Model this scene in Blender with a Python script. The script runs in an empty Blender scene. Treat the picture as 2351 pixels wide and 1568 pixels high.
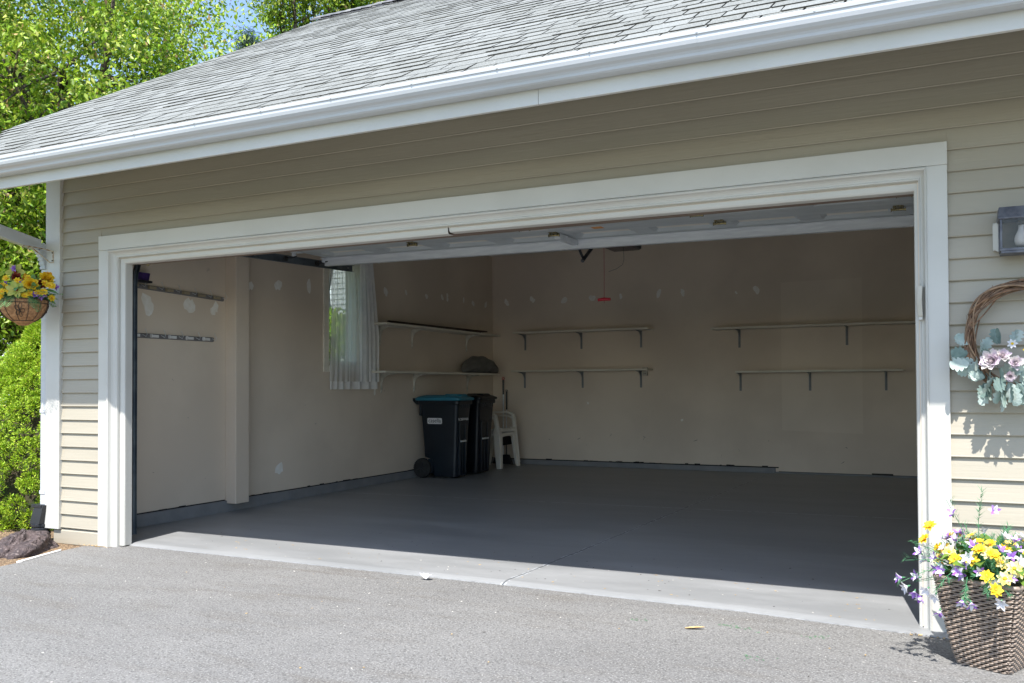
import bpy, math, random
import numpy as np
from mathutils import Vector, Matrix
from math import radians, sin, cos, pi

S = bpy.context.scene
COL = S.collection

# ------------------------------------------------------------------ camera
cam_d = bpy.data.cameras.new("camera")
cam = bpy.data.objects.new("camera", cam_d)
COL.objects.link(cam)
cam_d.sensor_width = 36.0
cam_d.sensor_fit = 'HORIZONTAL'
cam_d.lens = 2025.5 / 2351.0 * 36.0
cam_d.shift_x = -(1190.8 - 1175.5) / 2351.0
cam_d.shift_y = (851.5 - 784.0) / 2351.0
cam_d.clip_end = 600
_yaw, _pit, _rol = .4471, .0187, -.0049
_fw = Vector((-sin(_yaw) * cos(_pit), cos(_yaw) * cos(_pit), sin(_pit)))
_r = Vector((cos(_yaw), sin(_yaw), 0))
_u = _r.cross(_fw)
_r2 = cos(_rol) * _r + sin(_rol) * _u
_u2 = -sin(_rol) * _r + cos(_rol) * _u
_m = Matrix((_r2, _u2, -_fw)).transposed().to_4x4()
_m.translation = Vector((5.864, -4.731, 1.185))
cam.matrix_world = _m
S.camera = cam

# ------------------------------------------------------------------ light
SUN_DIR = Vector((.16, -1.0, 1.62)).normalized()      # towards the sun
W = bpy.data.worlds.new("World")
S.world = W
W.use_nodes = True
wn = W.node_tree.nodes
wl = W.node_tree.links
sky = wn.new('ShaderNodeTexSky')
sky.sky_type = 'NISHITA'
sky.sun_disc = False
sky.sun_elevation = math.asin(SUN_DIR.z)
sky.sun_rotation = math.atan2(SUN_DIR.x, SUN_DIR.y)
sky.air_density = 1.0
sky.dust_density = .8
sky.ozone_density = 1.5
bg = wn.get('Background')
wl.new(sky.outputs[0], bg.inputs[0])
bg.inputs[1].default_value = .15
sun_d = bpy.data.lights.new("sun", 'SUN')
sun_d.energy = 4.2
sun_d.angle = radians(.55)
sun_d.color = (1, .965, .915)
sun = bpy.data.objects.new("sun", sun_d)
COL.objects.link(sun)
sun.rotation_euler = SUN_DIR.to_track_quat('Z', 'Y').to_euler()
S.view_settings.view_transform = 'Standard'
S.view_settings.look = 'None'
S.view_settings.exposure = 1.10
S.view_settings.gamma = 1
S.cycles.max_bounces = 12
S.cycles.diffuse_bounces = 7
S.cycles.transparent_max_bounces = 16
S.cycles.use_denoising = True

rnd = random.Random(7)

# ------------------------------------------------------------------ materials
MATS = {}


def mat(name, col, rough=.6, var=None, vscale=3.0, vstretch=(1, 1, 1), speck=None, sscale=80.0,
        bump=0.0, bscale=60.0, bstretch=(1, 1, 1), metal=0.0, spec=.5, trans=0.0, seed=0.0,
        vlo=.35, vhi=.65, slo=.62, shi=.72, vcol=None):
    """Principled material: base colour mixed with a slow noise (var) and a fine speckle."""
    m = bpy.data.materials.new(name)
    m.use_nodes = True
    nt = m.node_tree
    N, L = nt.nodes, nt.links
    b = N['Principled BSDF']
    b.inputs['Roughness'].default_value = rough
    b.inputs['Metallic'].default_value = metal
    b.inputs['Specular IOR Level'].default_value = spec
    tc = N.new('ShaderNodeTexCoord')
    base = N.new('ShaderNodeRGB')
    base.outputs[0].default_value = (*col, 1)
    out = base.outputs[0]

    def mapped(stretch):
        mp = N.new('ShaderNodeMapping')
        mp.inputs['Scale'].default_value = stretch
        mp.inputs['Location'].default_value = (seed, seed * .7, seed * 1.3)
        L.new(tc.outputs['Object'], mp.inputs[0])
        return mp.outputs[0]

    def ramp(sock, lo, hi):
        r = N.new('ShaderNodeMapRange')
        r.inputs['From Min'].default_value = lo
        r.inputs['From Max'].default_value = hi
        r.interpolation_type = 'SMOOTHSTEP'
        L.new(sock, r.inputs[0])
        return r.outputs[0]

    def mix(fac, a, c):
        x = N.new('ShaderNodeMix')
        x.data_type = 'RGBA'
        L.new(fac, x.inputs[0])
        L.new(a, x.inputs[6])
        if isinstance(c, tuple):
            x.inputs[7].default_value = (*c, 1)
        else:
            L.new(c, x.inputs[7])
        return x.outputs[2]
    if vcol:
        at = N.new('ShaderNodeAttribute')
        at.attribute_name = vcol
        out = at.outputs['Color']
    if var:
        n = N.new('ShaderNodeTexNoise')
        n.inputs['Scale'].default_value = vscale
        n.inputs['Detail'].default_value = 6
        L.new(mapped(vstretch), n.inputs['Vector'])
        out = mix(ramp(n.outputs[0], vlo, vhi), out, var)
    if speck:
        n = N.new('ShaderNodeTexNoise')
        n.inputs['Scale'].default_value = sscale
        n.inputs['Detail'].default_value = 3
        L.new(mapped((1, 1, 1)), n.inputs['Vector'])
        out = mix(ramp(n.outputs[0], slo, shi), out, speck)
    L.new(out, b.inputs['Base Color'])
    if bump:
        n = N.new('ShaderNodeTexNoise')
        n.inputs['Scale'].default_value = bscale
        n.inputs['Detail'].default_value = 5
        L.new(mapped(bstretch), n.inputs['Vector'])
        bp = N.new('ShaderNodeBump')
        bp.inputs['Strength'].default_value = 1.0
        bp.inputs['Distance'].default_value = bump
        L.new(n.outputs[0], bp.inputs['Height'])
        L.new(bp.outputs[0], b.inputs['Normal'])
    if trans:
        t = N.new('ShaderNodeBsdfTranslucent')
        L.new(out, t.inputs[0])
        mx = N.new('ShaderNodeMixShader')
        mx.inputs[0].default_value = trans
        o = N['Material Output']
        L.new(b.outputs[0], mx.inputs[1])
        L.new(t.outputs[0], mx.inputs[2])
        L.new(mx.outputs[0], o.inputs[0])
    MATS[name] = m
    return m


M_trim = mat('white_trim_paint', (.56, .55, .51), .45, var=(.52, .51, .47), vscale=2.0, bump=.0006, bscale=40,
             bstretch=(1, 1, 1), speck=(.55, .52, .46), sscale=26, slo=.74, shi=.80)
M_siding = mat('clapboard_vinyl', (.372, .338, .268), .55, var=(.347, .314, .247), vscale=1.6, vstretch=(.4, 1, 3),
               bump=.0012, bscale=55, bstretch=(.06, 1, 1.6))
M_gutter = mat('gutter_enamel', (.50, .52, .54), .22, var=(.43, .445, .455), vscale=5, vstretch=(.25, 1, 2.5), vlo=.5, vhi=.8)
M_shingle = mat('grey_shingle', (.195, .205, .197), .95, var=(.155, .162, .15), vscale=1.2, speck=(.31, .32, .31),
                sscale=150, slo=.5, shi=.68, bump=.003, bscale=160)
M_shingle2 = mat('grey_shingle_light', (.205, .215, .205), .95, var=(.165, .172, .16), vscale=2.0, speck=(.32, .33, .32),
                 sscale=150, slo=.5, shi=.68, bump=.003, bscale=160, seed=5)
M_shingle_dk = mat('shingle_edge', (.06, .055, .048), .95, var=(.10, .09, .07), vscale=6)
M_ridge = mat('ridge_shingle', (.10, .105, .12), .9, var=(.2, .2, .2), vscale=9, speck=(.35, .35, .36), sscale=120)
M_wall = mat('interior_beige_paint', (.72, .62, .51), .75, var=(.62, .53, .435), vscale=.8, bump=.0008, bscale=25,
             speck=(.52, .45, .37), sscale=9, slo=.74, shi=.82)
M_repaint = mat('repainted_wall_patch', (.75, .65, .54), .7, var=(.67, .58, .48), vscale=.8)
M_ceiling = mat('ceiling_paint', (.78, .76, .70), .85, var=(.72, .70, .64), vscale=1)
M_filler = mat('wall_filler', (.88, .86, .82), .9, var=(.82, .79, .73), vscale=25)
M_curb = mat('painted_footing', (.225, .23, .238), .6, var=(.19, .195, .205), vscale=5, bump=.003, bscale=40)
M_tar = mat('black_gap', (.012, .012, .013), .9, var=(.03, .028, .025), vscale=12)
M_wood = mat('bare_header_wood', (.20, .15, .11), .8, var=(.14, .10, .075), vscale=7, vstretch=(.2, 3, 3))
M_soil = mat('mulch_soil', (.20, .13, .075), .95, var=(.09, .06, .038), vscale=30, speck=(.42, .30, .17), sscale=90,
             slo=.52, shi=.62, bump=.02, bscale=60)
M_lawn = mat('grass_ground', (.06, .10, .03), .95, var=(.09, .13, .04), vscale=2, bump=.02, bscale=60)
M_steel = mat('galvanised_steel', (.74, .77, .79), .45, var=(.64, .67, .70), vscale=30, vstretch=(.15, 1, 1), metal=.1)
M_doorin = mat('grey_door_steel', (.61, .65, .66), .5, var=(.55, .59, .60), vscale=14, vstretch=(.2, 1, 1), metal=.1)
M_foam = mat('door_insulation', (.88, .86, .79), .8, var=(.84, .81, .73), vscale=4)
M_track = mat('dark_track_steel', (.10, .125, .155), .4, var=(.17, .20, .22), vscale=9, metal=.5)
M_brass = mat('zinc_yellow_hinge', (.42, .36, .18), .35, var=(.15, .13, .08), vscale=60, metal=.7)
M_black = mat('black_plastic', (.012, .014, .018), .4, var=(.02, .022, .027), vscale=9)
M_rubber = mat('black_rubber', (.013, .013, .013), .8, var=(.025, .025, .025), vscale=20)
M_navy = mat('navy_cart_plastic', (.0045, .0115, .020), .4, var=(.003, .008, .015), vscale=5, bump=.0006, bscale=150)
M_navy2 = mat('dark_navy_cart_plastic', (.003, .005, .011), .4, var=(.002, .004, .008), vscale=5, bump=.0006, bscale=150)
M_teal = mat('teal_lid_plastic', (.025, .20, .29), .45, var=(.02, .16, .235), vscale=4)
M_sticker = mat('white_sticker', (.75, .75, .75), .5, var=(.68, .68, .68), vscale=20)
M_ink = mat('dark_ink', (.01, .012, .02), .5, var=(.015, .017, .025), vscale=9)
M_shelf = mat('shelf_board_paint', (.74, .70, .61), .65, var=(.66, .62, .53), vscale=4, vstretch=(1, 1, 3))
M_bracket = mat('bracket_paint', (.66, .64, .58), .5, var=(.42, .40, .35), vscale=9)
M_bracket_g = mat('grey_bracket_paint', (.23, .25, .26), .5, var=(.2, .21, .22), vscale=9)
M_plank = mat('dark_stained_plank', (.055, .028, .02), .6, var=(.035, .018, .013), vscale=12, vstretch=(3, .3, 3))
M_chair = mat('white_chair_resin', (.82, .78, .70), .5, var=(.76, .72, .64), vscale=5)
M_bag = mat('grey_cover_fabric', (.17, .165, .15), .7, var=(.12, .118, .11), vscale=6, bump=.003, bscale=30)
M_red = mat('red_plastic', (.45, .008, .03), .45, var=(.36, .006, .022), vscale=9)
M_purple = mat('purple_bristles', (.06, .02, .18), .8, var=(.03, .012, .10), vscale=40, vstretch=(1, 4, .3))
M_tan = mat('tan_clip', (.33, .29, .20), .6, var=(.27, .23, .16), vscale=9)
M_rack = mat('dull_rack_steel', (.22, .22, .23), .5, var=(.17, .165, .17), vscale=20, metal=.2)
M_beige = mat('beige_plastic', (.50, .47, .40), .5, var=(.45, .42, .35), vscale=9)
M_pewter = mat('pewter_metal', (.075, .08, .10), .5, var=(.15, .155, .175), vscale=18, metal=.3, bump=.001, bscale=90)
M_bulb = mat('frosted_bulb', (.80, .78, .82), .35, var=(.72, .70, .76), vscale=8)
M_lampin = mat('lamp_inner', (.14, .12, .10), .7, var=(.09, .08, .07), vscale=14)
M_vine = mat('grapevine', (.24, .135, .075), .85, var=(.12, .072, .045), vscale=30, bump=.002, bscale=160)
M_vine2 = mat('grapevine_pale', (.36, .24, .15), .85, var=(.22, .14, .085), vscale=30, bump=.002, bscale=160)
M_miller = mat('dusty_miller_leaf', (.50, .58, .535), .85, var=(.38, .48, .44), vscale=22, trans=.25, bump=.003, bscale=90)
M_miller_dk = mat('sage_leaf', (.22, .30, .27), .85, var=(.14, .21, .19), vscale=22, trans=.2)
M_peony = mat('mauve_petal', (.66, .56, .65), .8, var=(.78, .74, .70), vscale=28, trans=.25)
M_white_p = mat('white_petal', (.80, .80, .80), .7, var=(.74, .72, .77), vscale=30, trans=.25)
M_purple_p = mat('purple_petal', (.27, .09, .50), .7, var=(.45, .28, .66), vscale=40, trans=.25)
M_yellow_p = mat('yellow_petal', (.88, .60, .012), .7, var=(.88, .68, .06), vscale=30, trans=.25)
M_cream_p = mat('cream_petal', (.86, .80, .48), .7, var=(.85, .62, .12), vscale=45, trans=.25)
M_orange_p = mat('orange_petal', (.80, .28, .02), .7, var=(.85, .50, .04), vscale=22, trans=.2)
M_red_p = mat('rust_petal', (.32, .05, .02), .75, var=(.20, .03, .02), vscale=22, trans=.15)
M_stem = mat('artificial_stem', (.05, .20, .09), .6, var=(.09, .27, .12), vscale=22, trans=.1)
M_leafp = mat('artificial_leaf', (.17, .29, .035), .6, var=(.09, .19, .03), vscale=18, trans=.3)
M_fern = mat('fern_leaf', (.11, .26, .09), .7, var=(.18, .36, .14), vscale=22, trans=.3)
M_coco = mat('coco_liner', (.42, .23, .11), .95, var=(.27, .14, .065), vscale=40, bump=.006, bscale=70)
M_wire = mat('dark_wire', (.03, .022, .018), .6, var=(.06, .035, .02), vscale=20)
M_rust = mat('rusty_cream_wire', (.55, .46, .34), .6, var=(.28, .14, .06), vscale=22, vlo=.5, vhi=.62)
M_wicker = mat('resin_wicker', (.30, .235, .185), .4, var=(.22, .17, .132), vscale=40, spec=.6)
M_wickerin = mat('wicker_backing', (.035, .026, .02), .8, var=(.05, .036, .028), vscale=30)
M_moss = mat('brown_moss', (.16, .10, .05), .95, var=(.28, .17, .07), vscale=30, bump=.01, bscale=60)
M_lava = mat('lava_rock', (.105, .078, .075), .95, var=(.055, .043, .045), vscale=14, speck=(.20, .16, .15), sscale=40,
             slo=.55, shi=.7, bump=.045, bscale=32)
M_edging = mat('white_edging', (.72, .71, .68), .8, var=(.62, .6, .56), vscale=14)
M_bark = mat('tree_bark', (.11, .085, .065), .95, var=(.055, .042, .033), vscale=9, vstretch=(4, 4, .6), bump=.01, bscale=30)
M_leaf = mat('tree_leaf', (.12, .2, .02), .42, vcol='leaf_tint', trans=.42)
M_conif = mat('conifer_needle', (.1, .2, .02), .6, vcol='leaf_tint', trans=.3)
M_brownt = mat('dry_twig', (.25, .15, .085), .95, var=(.12, .07, .04), vscale=20)
M_nwall = mat('neighbour_white_siding', (.74, .75, .75), .6, var=(.68, .69, .70), vscale=1)
M_nroof = mat('neighbour_roof', (.12, .12, .12), .9, var=(.17, .17, .17), vscale=8)


def floor_material():
    m = mat('painted_garage_floor', (.255, .260, .262), .38, var=(.222, .228, .232), vscale=1.3, vstretch=(.5, 1.6, 1),
            speck=(.09, .09, .09), sscale=28, slo=.745, shi=.765, bump=.0012, bscale=7, spec=.5)
    nt = m.node_tree
    N, L = nt.nodes, nt.links
    b = N['Principled BSDF']
    src = b.inputs['Base Color'].links[0].from_socket
    tc = N.new('ShaderNodeTexCoord')
    sep = N.new('ShaderNodeSeparateXYZ')
    L.new(tc.outputs['Object'], sep.inputs[0])
    nz = N.new('ShaderNodeTexNoise')
    nz.inputs['Scale'].default_value = 2.2
    nz.inputs['Detail'].default_value = 8
    L.new(tc.outputs['Object'], nz.inputs['Vector'])

    def math_(op, a, b_=None):
        x = N.new('ShaderNodeMath')
        x.operation = op
        for i, v in enumerate((a, b_)):
            if v is None:
                continue
            if isinstance(v, (int, float)):
                x.inputs[i].default_value = v
            else:
                L.new(v, x.inputs[i])
        return x.outputs[0]
    wob = math_('MULTIPLY', math_('SUBTRACT', nz.outputs[0], .5), .05)
    # x position of the long control joint drifts with y
    xj = math_('ADD', math_('MULTIPLY', sep.outputs[1], .052), 3.43)
    dx = math_('ABSOLUTE', math_('SUBTRACT', math_('ADD', sep.outputs[0], wob), xj))
    yj = math_('ADD', math_('MULTIPLY', sep.outputs[0], .06), 3.40)
    dy = math_('ABSOLUTE', math_('SUBTRACT', math_('ADD', sep.outputs[1], wob), yj))
    fine = N.new('ShaderNodeTexNoise')
    fine.inputs['Scale'].default_value = 14
    fine.inputs['Detail'].default_value = 4
    L.new(tc.outputs['Object'], fine.inputs['Vector'])
    for d, wd, colr, lo in ((dx, .016, (.50, .53, .56), .52), (dx, .007, (.06, .065, .07), .30), (dy, .009, (.50, .54, .57), .44)):
        c = math_('MULTIPLY', math_('LESS_THAN', d, wd), math_('GREATER_THAN', fine.outputs[0], lo))
        x = N.new('ShaderNodeMix')
        x.data_type = 'RGBA'
        L.new(c, x.inputs[0])
        L.new(src, x.inputs[6])
        x.inputs[7].default_value = (*colr, 1)
        src = x.outputs[2]
    # pale dusty scuffs
    d = N.new('ShaderNodeTexNoise')
    d.inputs['Scale'].default_value = 1.1
    d.inputs['Detail'].default_value = 9
    d.inputs['Roughness'].default_value = .7
    mp = N.new('ShaderNodeMapping')
    mp.inputs['Scale'].default_value = (.6, 2.2, 1)
    mp.inputs['Location'].default_value = (3, 1, 0)
    L.new(tc.outputs['Object'], mp.inputs[0])
    L.new(mp.outputs[0], d.inputs['Vector'])
    r = N.new('ShaderNodeMapRange')
    r.inputs['From Min'].default_value = .46
    r.inputs['From Max'].default_value = .70
    r.inputs['To Max'].default_value = .75
    L.new(d.outputs[0], r.inputs[0])
    x = N.new('ShaderNodeMix')
    x.data_type = 'RGBA'
    L.new(r.outputs[0], x.inputs[0])
    L.new(src, x.inputs[6])
    x.inputs[7].default_value = (.33, .335, .34, 1)
    L.new(x.outputs[2], b.inputs['Base Color'])
    rr = N.new('ShaderNodeMapRange')
    rr.inputs['To Min'].default_value = .3
    rr.inputs['To Max'].default_value = .55
    L.new(d.outputs[0], rr.inputs[0])
    L.new(rr.outputs[0], b.inputs['Roughness'])
    return m


def asphalt_material():
    m = bpy.data.materials.new('worn_asphalt')
    m.use_nodes = True
    nt = m.node_tree
    N, L = nt.nodes, nt.links
    b = N['Principled BSDF']
    b.inputs['Roughness'].default_value = .9
    tc = N.new('ShaderNodeTexCoord')

    def noise(scale, detail=4, rough=.5, st=(1, 1, 1), loc=(0, 0, 0)):
        mp = N.new('ShaderNodeMapping')
        mp.inputs['Scale'].default_value = st
        mp.inputs['Location'].default_value = loc
        L.new(tc.outputs['Object'], mp.inputs[0])
        n = N.new('ShaderNodeTexNoise')
        n.inputs['Scale'].default_value = scale
        n.inputs['Detail'].default_value = detail
        n.inputs['Roughness'].default_value = rough
        L.new(mp.outputs[0], n.inputs['Vector'])
        return n.outputs[0]

    def rng(s, lo, hi, a=0, c=1):
        r = N.new('ShaderNodeMapRange')
        r.inputs['From Min'].default_value = lo
        r.inputs['From Max'].default_value = hi
        r.inputs['To Min'].default_value = a
        r.inputs['To Max'].default_value = c
        L.new(s, r.inputs[0])
        return r.outputs[0]

    def mix(f, a, c):
        x = N.new('ShaderNodeMix')
        x.data_type = 'RGBA'
        L.new(f, x.inputs[0])
        if isinstance(a, tuple):
            x.inputs[6].default_value = (*a, 1)
        else:
            L.new(a, x.inputs[6])
        x.inputs[7].default_value = (*c, 1)
        return x.outputs[2]
    c = mix(rng(noise(.9, 6, .6, (.8, 1.3, 1)), .35, .68), (.158, .155, .150), (.190, .187, .180))
    c = mix(rng(noise(2.4, 6, .6, (.5, 2.2, 1), (4, 2, 0)), .52, .70), c, (.145, .136, .124))
    c = mix(rng(noise(.55, 8, .7, (.6, 1.5, 1), (1, 9, 0)), .50, .72, 0, .55), c, (.24, .236, .226))
    c = mix(rng(noise(1.3, 8, .65, (.45, 2.2, 1), (8, 5, 0)), .60, .72, 0, .7), c, (.115, .10, .084))
    c = mix(rng(noise(80, 3), .50, .69, 0, .9), c, (.085, .083, .079))
    c = mix(rng(noise(105, 3, .5, (1, 1, 1), (7, 3, 1)), .52, .70, 0, .9), c, (.33, .325, .31))
    vo = N.new('ShaderNodeTexVoronoi')
    vo.inputs['Scale'].default_value = 26
    L.new(tc.outputs['Object'], vo.inputs['Vector'])
    sp = N.new('ShaderNodeMath')
    sp.operation = 'LESS_THAN'
    L.new(vo.outputs['Distance'], sp.inputs[0])
    sp.inputs[1].default_value = .085
    sel = N.new('ShaderNodeSeparateColor')
    L.new(vo.outputs['Color'], sel.inputs[0])
    gt = N.new('ShaderNodeMath')
    gt.operation = 'GREATER_THAN'
    L.new(sel.outputs[0], gt.inputs[0])
    gt.inputs[1].default_value = .9
    mu = N.new('ShaderNodeMath')
    mu.operation = 'MULTIPLY'
    L.new(sp.outputs[0], mu.inputs[0])
    L.new(gt.outputs[0], mu.inputs[1])
    c = mix(mu.outputs[0], c, (.55, .54, .50))
    L.new(c, b.inputs['Base Color'])
    bp = N.new('ShaderNodeBump')
    bp.inputs['Distance'].default_value = .006
    bp.inputs['Strength'].default_value = 1
    L.new(noise(110, 4, .6), bp.inputs['Height'])
    bp2 = N.new('ShaderNodeBump')
    bp2.inputs['Distance'].default_value = .012
    L.new(noise(3, 3), bp2.inputs['Height'])
    L.new(bp2.outputs[0], bp.inputs['Normal'])
    L.new(bp.outputs[0], b.inputs['Normal'])
    return m


M_floor = floor_material()
M_asphalt = asphalt_material()


def sheer_material():
    m = bpy.data.materials.new('sheer_curtain_fabric')
    m.use_nodes = True
    nt = m.node_tree
    N, L = nt.nodes, nt.links
    N.remove(N['Principled BSDF'])
    d = N.new('ShaderNodeBsdfDiffuse')
    t = N.new('ShaderNodeBsdfTranslucent')
    tr = N.new('ShaderNodeBsdfTransparent')
    for x in (d, t):
        x.inputs[0].default_value = (.85, .85, .84, 1)
    tc = N.new('ShaderNodeTexCoord')
    w = N.new('ShaderNodeTexWave')
    w.bands_direction = 'Y'
    w.inputs['Scale'].default_value = 38
    L.new(tc.outputs['Object'], w.inputs['Vector'])
    mr = N.new('ShaderNodeMapRange')
    mr.inputs['To Min'].default_value = .20
    mr.inputs['To Max'].default_value = .40
    L.new(w.outputs[0], mr.inputs[0])
    a = N.new('ShaderNodeMixShader')
    a.inputs[0].default_value = .5
    c = N.new('ShaderNodeMixShader')
    L.new(d.outputs[0], a.inputs[1])
    L.new(t.outputs[0], a.inputs[2])
    L.new(mr.outputs[0], c.inputs[0])
    L.new(a.outputs[0], c.inputs[1])
    L.new(tr.outputs[0], c.inputs[2])
    L.new(c.outputs[0], N['Material Output'].inputs[0])
    return m


M_sheer = sheer_material()


def glass_material(name='clear_glass', tint=(.9, .95, .95), refl=.08):
    m = bpy.data.materials.new(name)
    m.use_nodes = True
    nt = m.node_tree
    N, L = nt.nodes, nt.links
    N.remove(N['Principled BSDF'])
    tr = N.new('ShaderNodeBsdfTransparent')
    tr.inputs[0].default_value = (*tint, 1)
    gl = N.new('ShaderNodeBsdfGlossy')
    gl.inputs['Roughness'].default_value = .05
    lw = N.new('ShaderNodeLayerWeight')
    lw.inputs[0].default_value = .25
    mr = N.new('ShaderNodeMapRange')
    mr.inputs['To Min'].default_value = refl
    mr.inputs['To Max'].default_value = .6 if refl > .03 else .18
    L.new(lw.outputs['Facing'], mr.inputs[0])
    mx = N.new('ShaderNodeMixShader')
    L.new(mr.outputs[0], mx.inputs[0])
    L.new(tr.outputs[0], mx.inputs[1])
    L.new(gl.outputs[0], mx.inputs[2])
    L.new(mx.outputs[0], N['Material Output'].inputs[0])
    return m


M_glass = glass_material()
M_glass_d = glass_material('dusty_lamp_glass', (.86, .85, .82), .02)


# ------------------------------------------------------------------ helpers
class MB:
    """Collects shapes and links them as ONE mesh object."""

    def __init__(s):
        s.v = []
        s.f = []
        s.mi = []
        s.cur = 0

    def add(s, vs, fs, M=None):
        n = len(s.v)
        s.v += [tuple(M @ Vector(v)) if M else tuple(v) for v in vs]
        s.f += [tuple(i + n for i in f) for f in fs]
        s.mi += [s.cur] * len(fs)
        return s

    def box(s, x0, x1, y0, y1, z0, z1, M=None):
        vs = [(x, y, z) for z in (z0, z1) for y in (y0, y1) for x in (x0, x1)]
        return s.add(vs, [(0, 2, 3, 1), (4, 5, 7, 6), (0, 1, 5, 4), (2, 6, 7, 3), (0, 4, 6, 2), (1, 3, 7, 5)], M)

    def extrude(s, prof, x0, x1, M=None, cap=True):
        """prof: closed (y,z) outline, extruded along x."""
        n = len(prof)
        vs = [(x0, y, z) for y, z in prof] + [(x1, y, z) for y, z in prof]
        fs = [(i, (i + 1) % n, (i + 1) % n + n, i + n) for i in range(n)]
        if cap:
            fs += [tuple(range(n - 1, -1, -1)), tuple(range(n, 2 * n))]
        return s.add(vs, fs, M)

    def tube(s, pts, r, n=8, cap=True, M=None):
        P = [Vector(p) for p in pts]
        R = r if isinstance(r, (list, tuple)) else [r] * len(P)
        vs, fs = [], []
        up = None
        for i, p in enumerate(P):
            a = P[max(i - 1, 0)]
            c = P[min(i + 1, len(P) - 1)]
            d = (c - a)
            d = d.normalized() if d.length > 1e-9 else Vector((0, 0, 1))
            if up is None:
                up = Vector((0, 0, 1)) if abs(d.z) < .9 else Vector((1, 0, 0))
            sd = d.cross(up)
            sd = sd.normalized() if sd.length > 1e-6 else Vector((1, 0, 0))
            up = sd.cross(d).normalized()
            for k in range(n):
                t = 2 * pi * k / n
                vs.append(p + (sd * cos(t) + up * sin(t)) * R[i])
        for i in range(len(P) - 1):
            for k in range(n):
                k2 = (k + 1) % n
                fs.append((i * n + k, i * n + k2, (i + 1) * n + k2, (i + 1) * n + k))
        if cap:
            fs += [tuple(range(n - 1, -1, -1)), tuple(range((len(P) - 1) * n, len(P) * n))]
        return s.add(vs, fs, M)

    def loft(s, rings, cap=True, M=None):
        n = len(rings[0])
        vs = [v for r in rings for v in r]
        fs = []
        for i in range(len(rings) - 1):
            for k in range(n):
                k2 = (k + 1) % n
                fs.append((i * n + k, i * n + k2, (i + 1) * n + k2, (i + 1) * n + k))
        if cap:
            fs += [tuple(range(n - 1, -1, -1)), tuple(range((len(rings) - 1) * n, len(rings) * n))]
        return s.add(vs, fs, M)

    def build(s, name, m, parent=None, smooth=False, bevel=0, seg=2, at=None, sub=0):
        me = bpy.data.meshes.new(name)
        off = Vector(at) if at is not None else (parent_origin(parent) if parent else Vector((0, 0, 0)))
        me.from_pydata([tuple(Vector(v) - off) for v in s.v], [], s.f)
        me.validate()
        for x in (m if isinstance(m, (list, tuple)) else [m]):
            me.materials.append(x)
        if isinstance(m, (list, tuple)) and len(me.polygons) == len(s.mi):
            me.polygons.foreach_set('material_index', s.mi)
        if smooth:
            me.polygons.foreach_set('use_smooth', [True] * len(me.polygons))
        o = bpy.data.objects.new(name, me)
        COL.objects.link(o)
        if at is not None and not parent:
            o.location = at
        if parent:
            o.parent = parent
        if bevel:
            b = o.modifiers.new('bevel', 'BEVEL')
            b.width = bevel
            b.segments = seg
            b.limit_method = 'ANGLE'
            b.angle_limit = radians(40)
        if sub:
            b = o.modifiers.new('subdivision', 'SUBSURF')
            b.levels = b.render_levels = sub
        return o


def parent_origin(p):
    o = Vector((0, 0, 0))
    while p is not None:
        o += p.location
        p = p.parent
    return o


def thing(name, label, cat, loc=(0, 0, 0), group=None, rotz=0):
    o = bpy.data.objects.new(name, None)
    o.empty_display_size = .1
    COL.objects.link(o)
    o.location = loc
    o.rotation_euler = (0, 0, rotz)
    o['label'] = label
    o['category'] = cat
    if group:
        o['group'] = group
    return o


def tag(o, label, cat, group=None):
    o['label'] = label
    o['category'] = cat
    if group:
        o['group'] = group
    return o


def rrect(hx, hy, r, z, cx=0, cy=0, seg=4):
    pts = []
    for qx, qy, a0 in ((1, 1, 0), (-1, 1, 90), (-1, -1, 180), (1, -1, 270)):
        for k in range(seg + 1):
            a = radians(a0 + 90 * k / seg)
            pts.append((cx + qx * (hx - r) + r * cos(a), cy + qy * (hy - r) + r * sin(a), z))
    return pts


def text_mesh(body, size, m, name, parent, M, extrude=.0006):
    cu = bpy.data.curves.new(name, 'FONT')
    cu.body = body
    cu.size = size
    cu.extrude = extrude
    cu.align_x = 'CENTER'
    cu.align_y = 'CENTER'
    t = bpy.data.objects.new(name + '_tmp', cu)
    COL.objects.link(t)
    bpy.context.view_layer.update()
    me = bpy.data.meshes.new_from_object(t.evaluated_get(bpy.context.evaluated_depsgraph_get()))
    bpy.data.objects.remove(t)
    me.transform(M)
    me.materials.clear()
    me.materials.append(m)
    me.name = name
    o = bpy.data.objects.new(name, me)
    COL.objects.link(o)
    o.parent = parent
    return o


def struct(o):
    o['kind'] = 'structure'
    return o


# ------------------------------------------------------------------ ground
g = MB()
g.add([(-150, -150, -.07), (150, -150, -.07), (150, 150, -.07), (-150, 150, -.07)], [(0, 1, 2, 3)])
struct(g.build('ground', M_lawn))

# mulch bed left of the driveway
rg = random.Random(3)
g = MB()
nx, ny = 60, 60
X0, X1, Y0, Y1 = -5.5, .35, -4.0, 3.2
vs, fs = [], []
for j in range(ny + 1):
    for i in range(nx + 1):
        x = X0 + (X1 - X0) * i / nx
        y = Y0 + (Y1 - Y0) * j / ny
        z = -.034 + rg.uniform(-.006, .006)
        if x < -.6:
            z += .03 * min(1, (-.6 - x))
        vs.append((x, y, z))
for j in range(ny):
    for i in range(nx):
        a = j * (nx + 1) + i
        fs.append((a, a + 1, a + nx + 2, a + nx + 1))
g.add(vs, fs)
struct(g.build('mulch_bed', M_soil, smooth=True))

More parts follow.
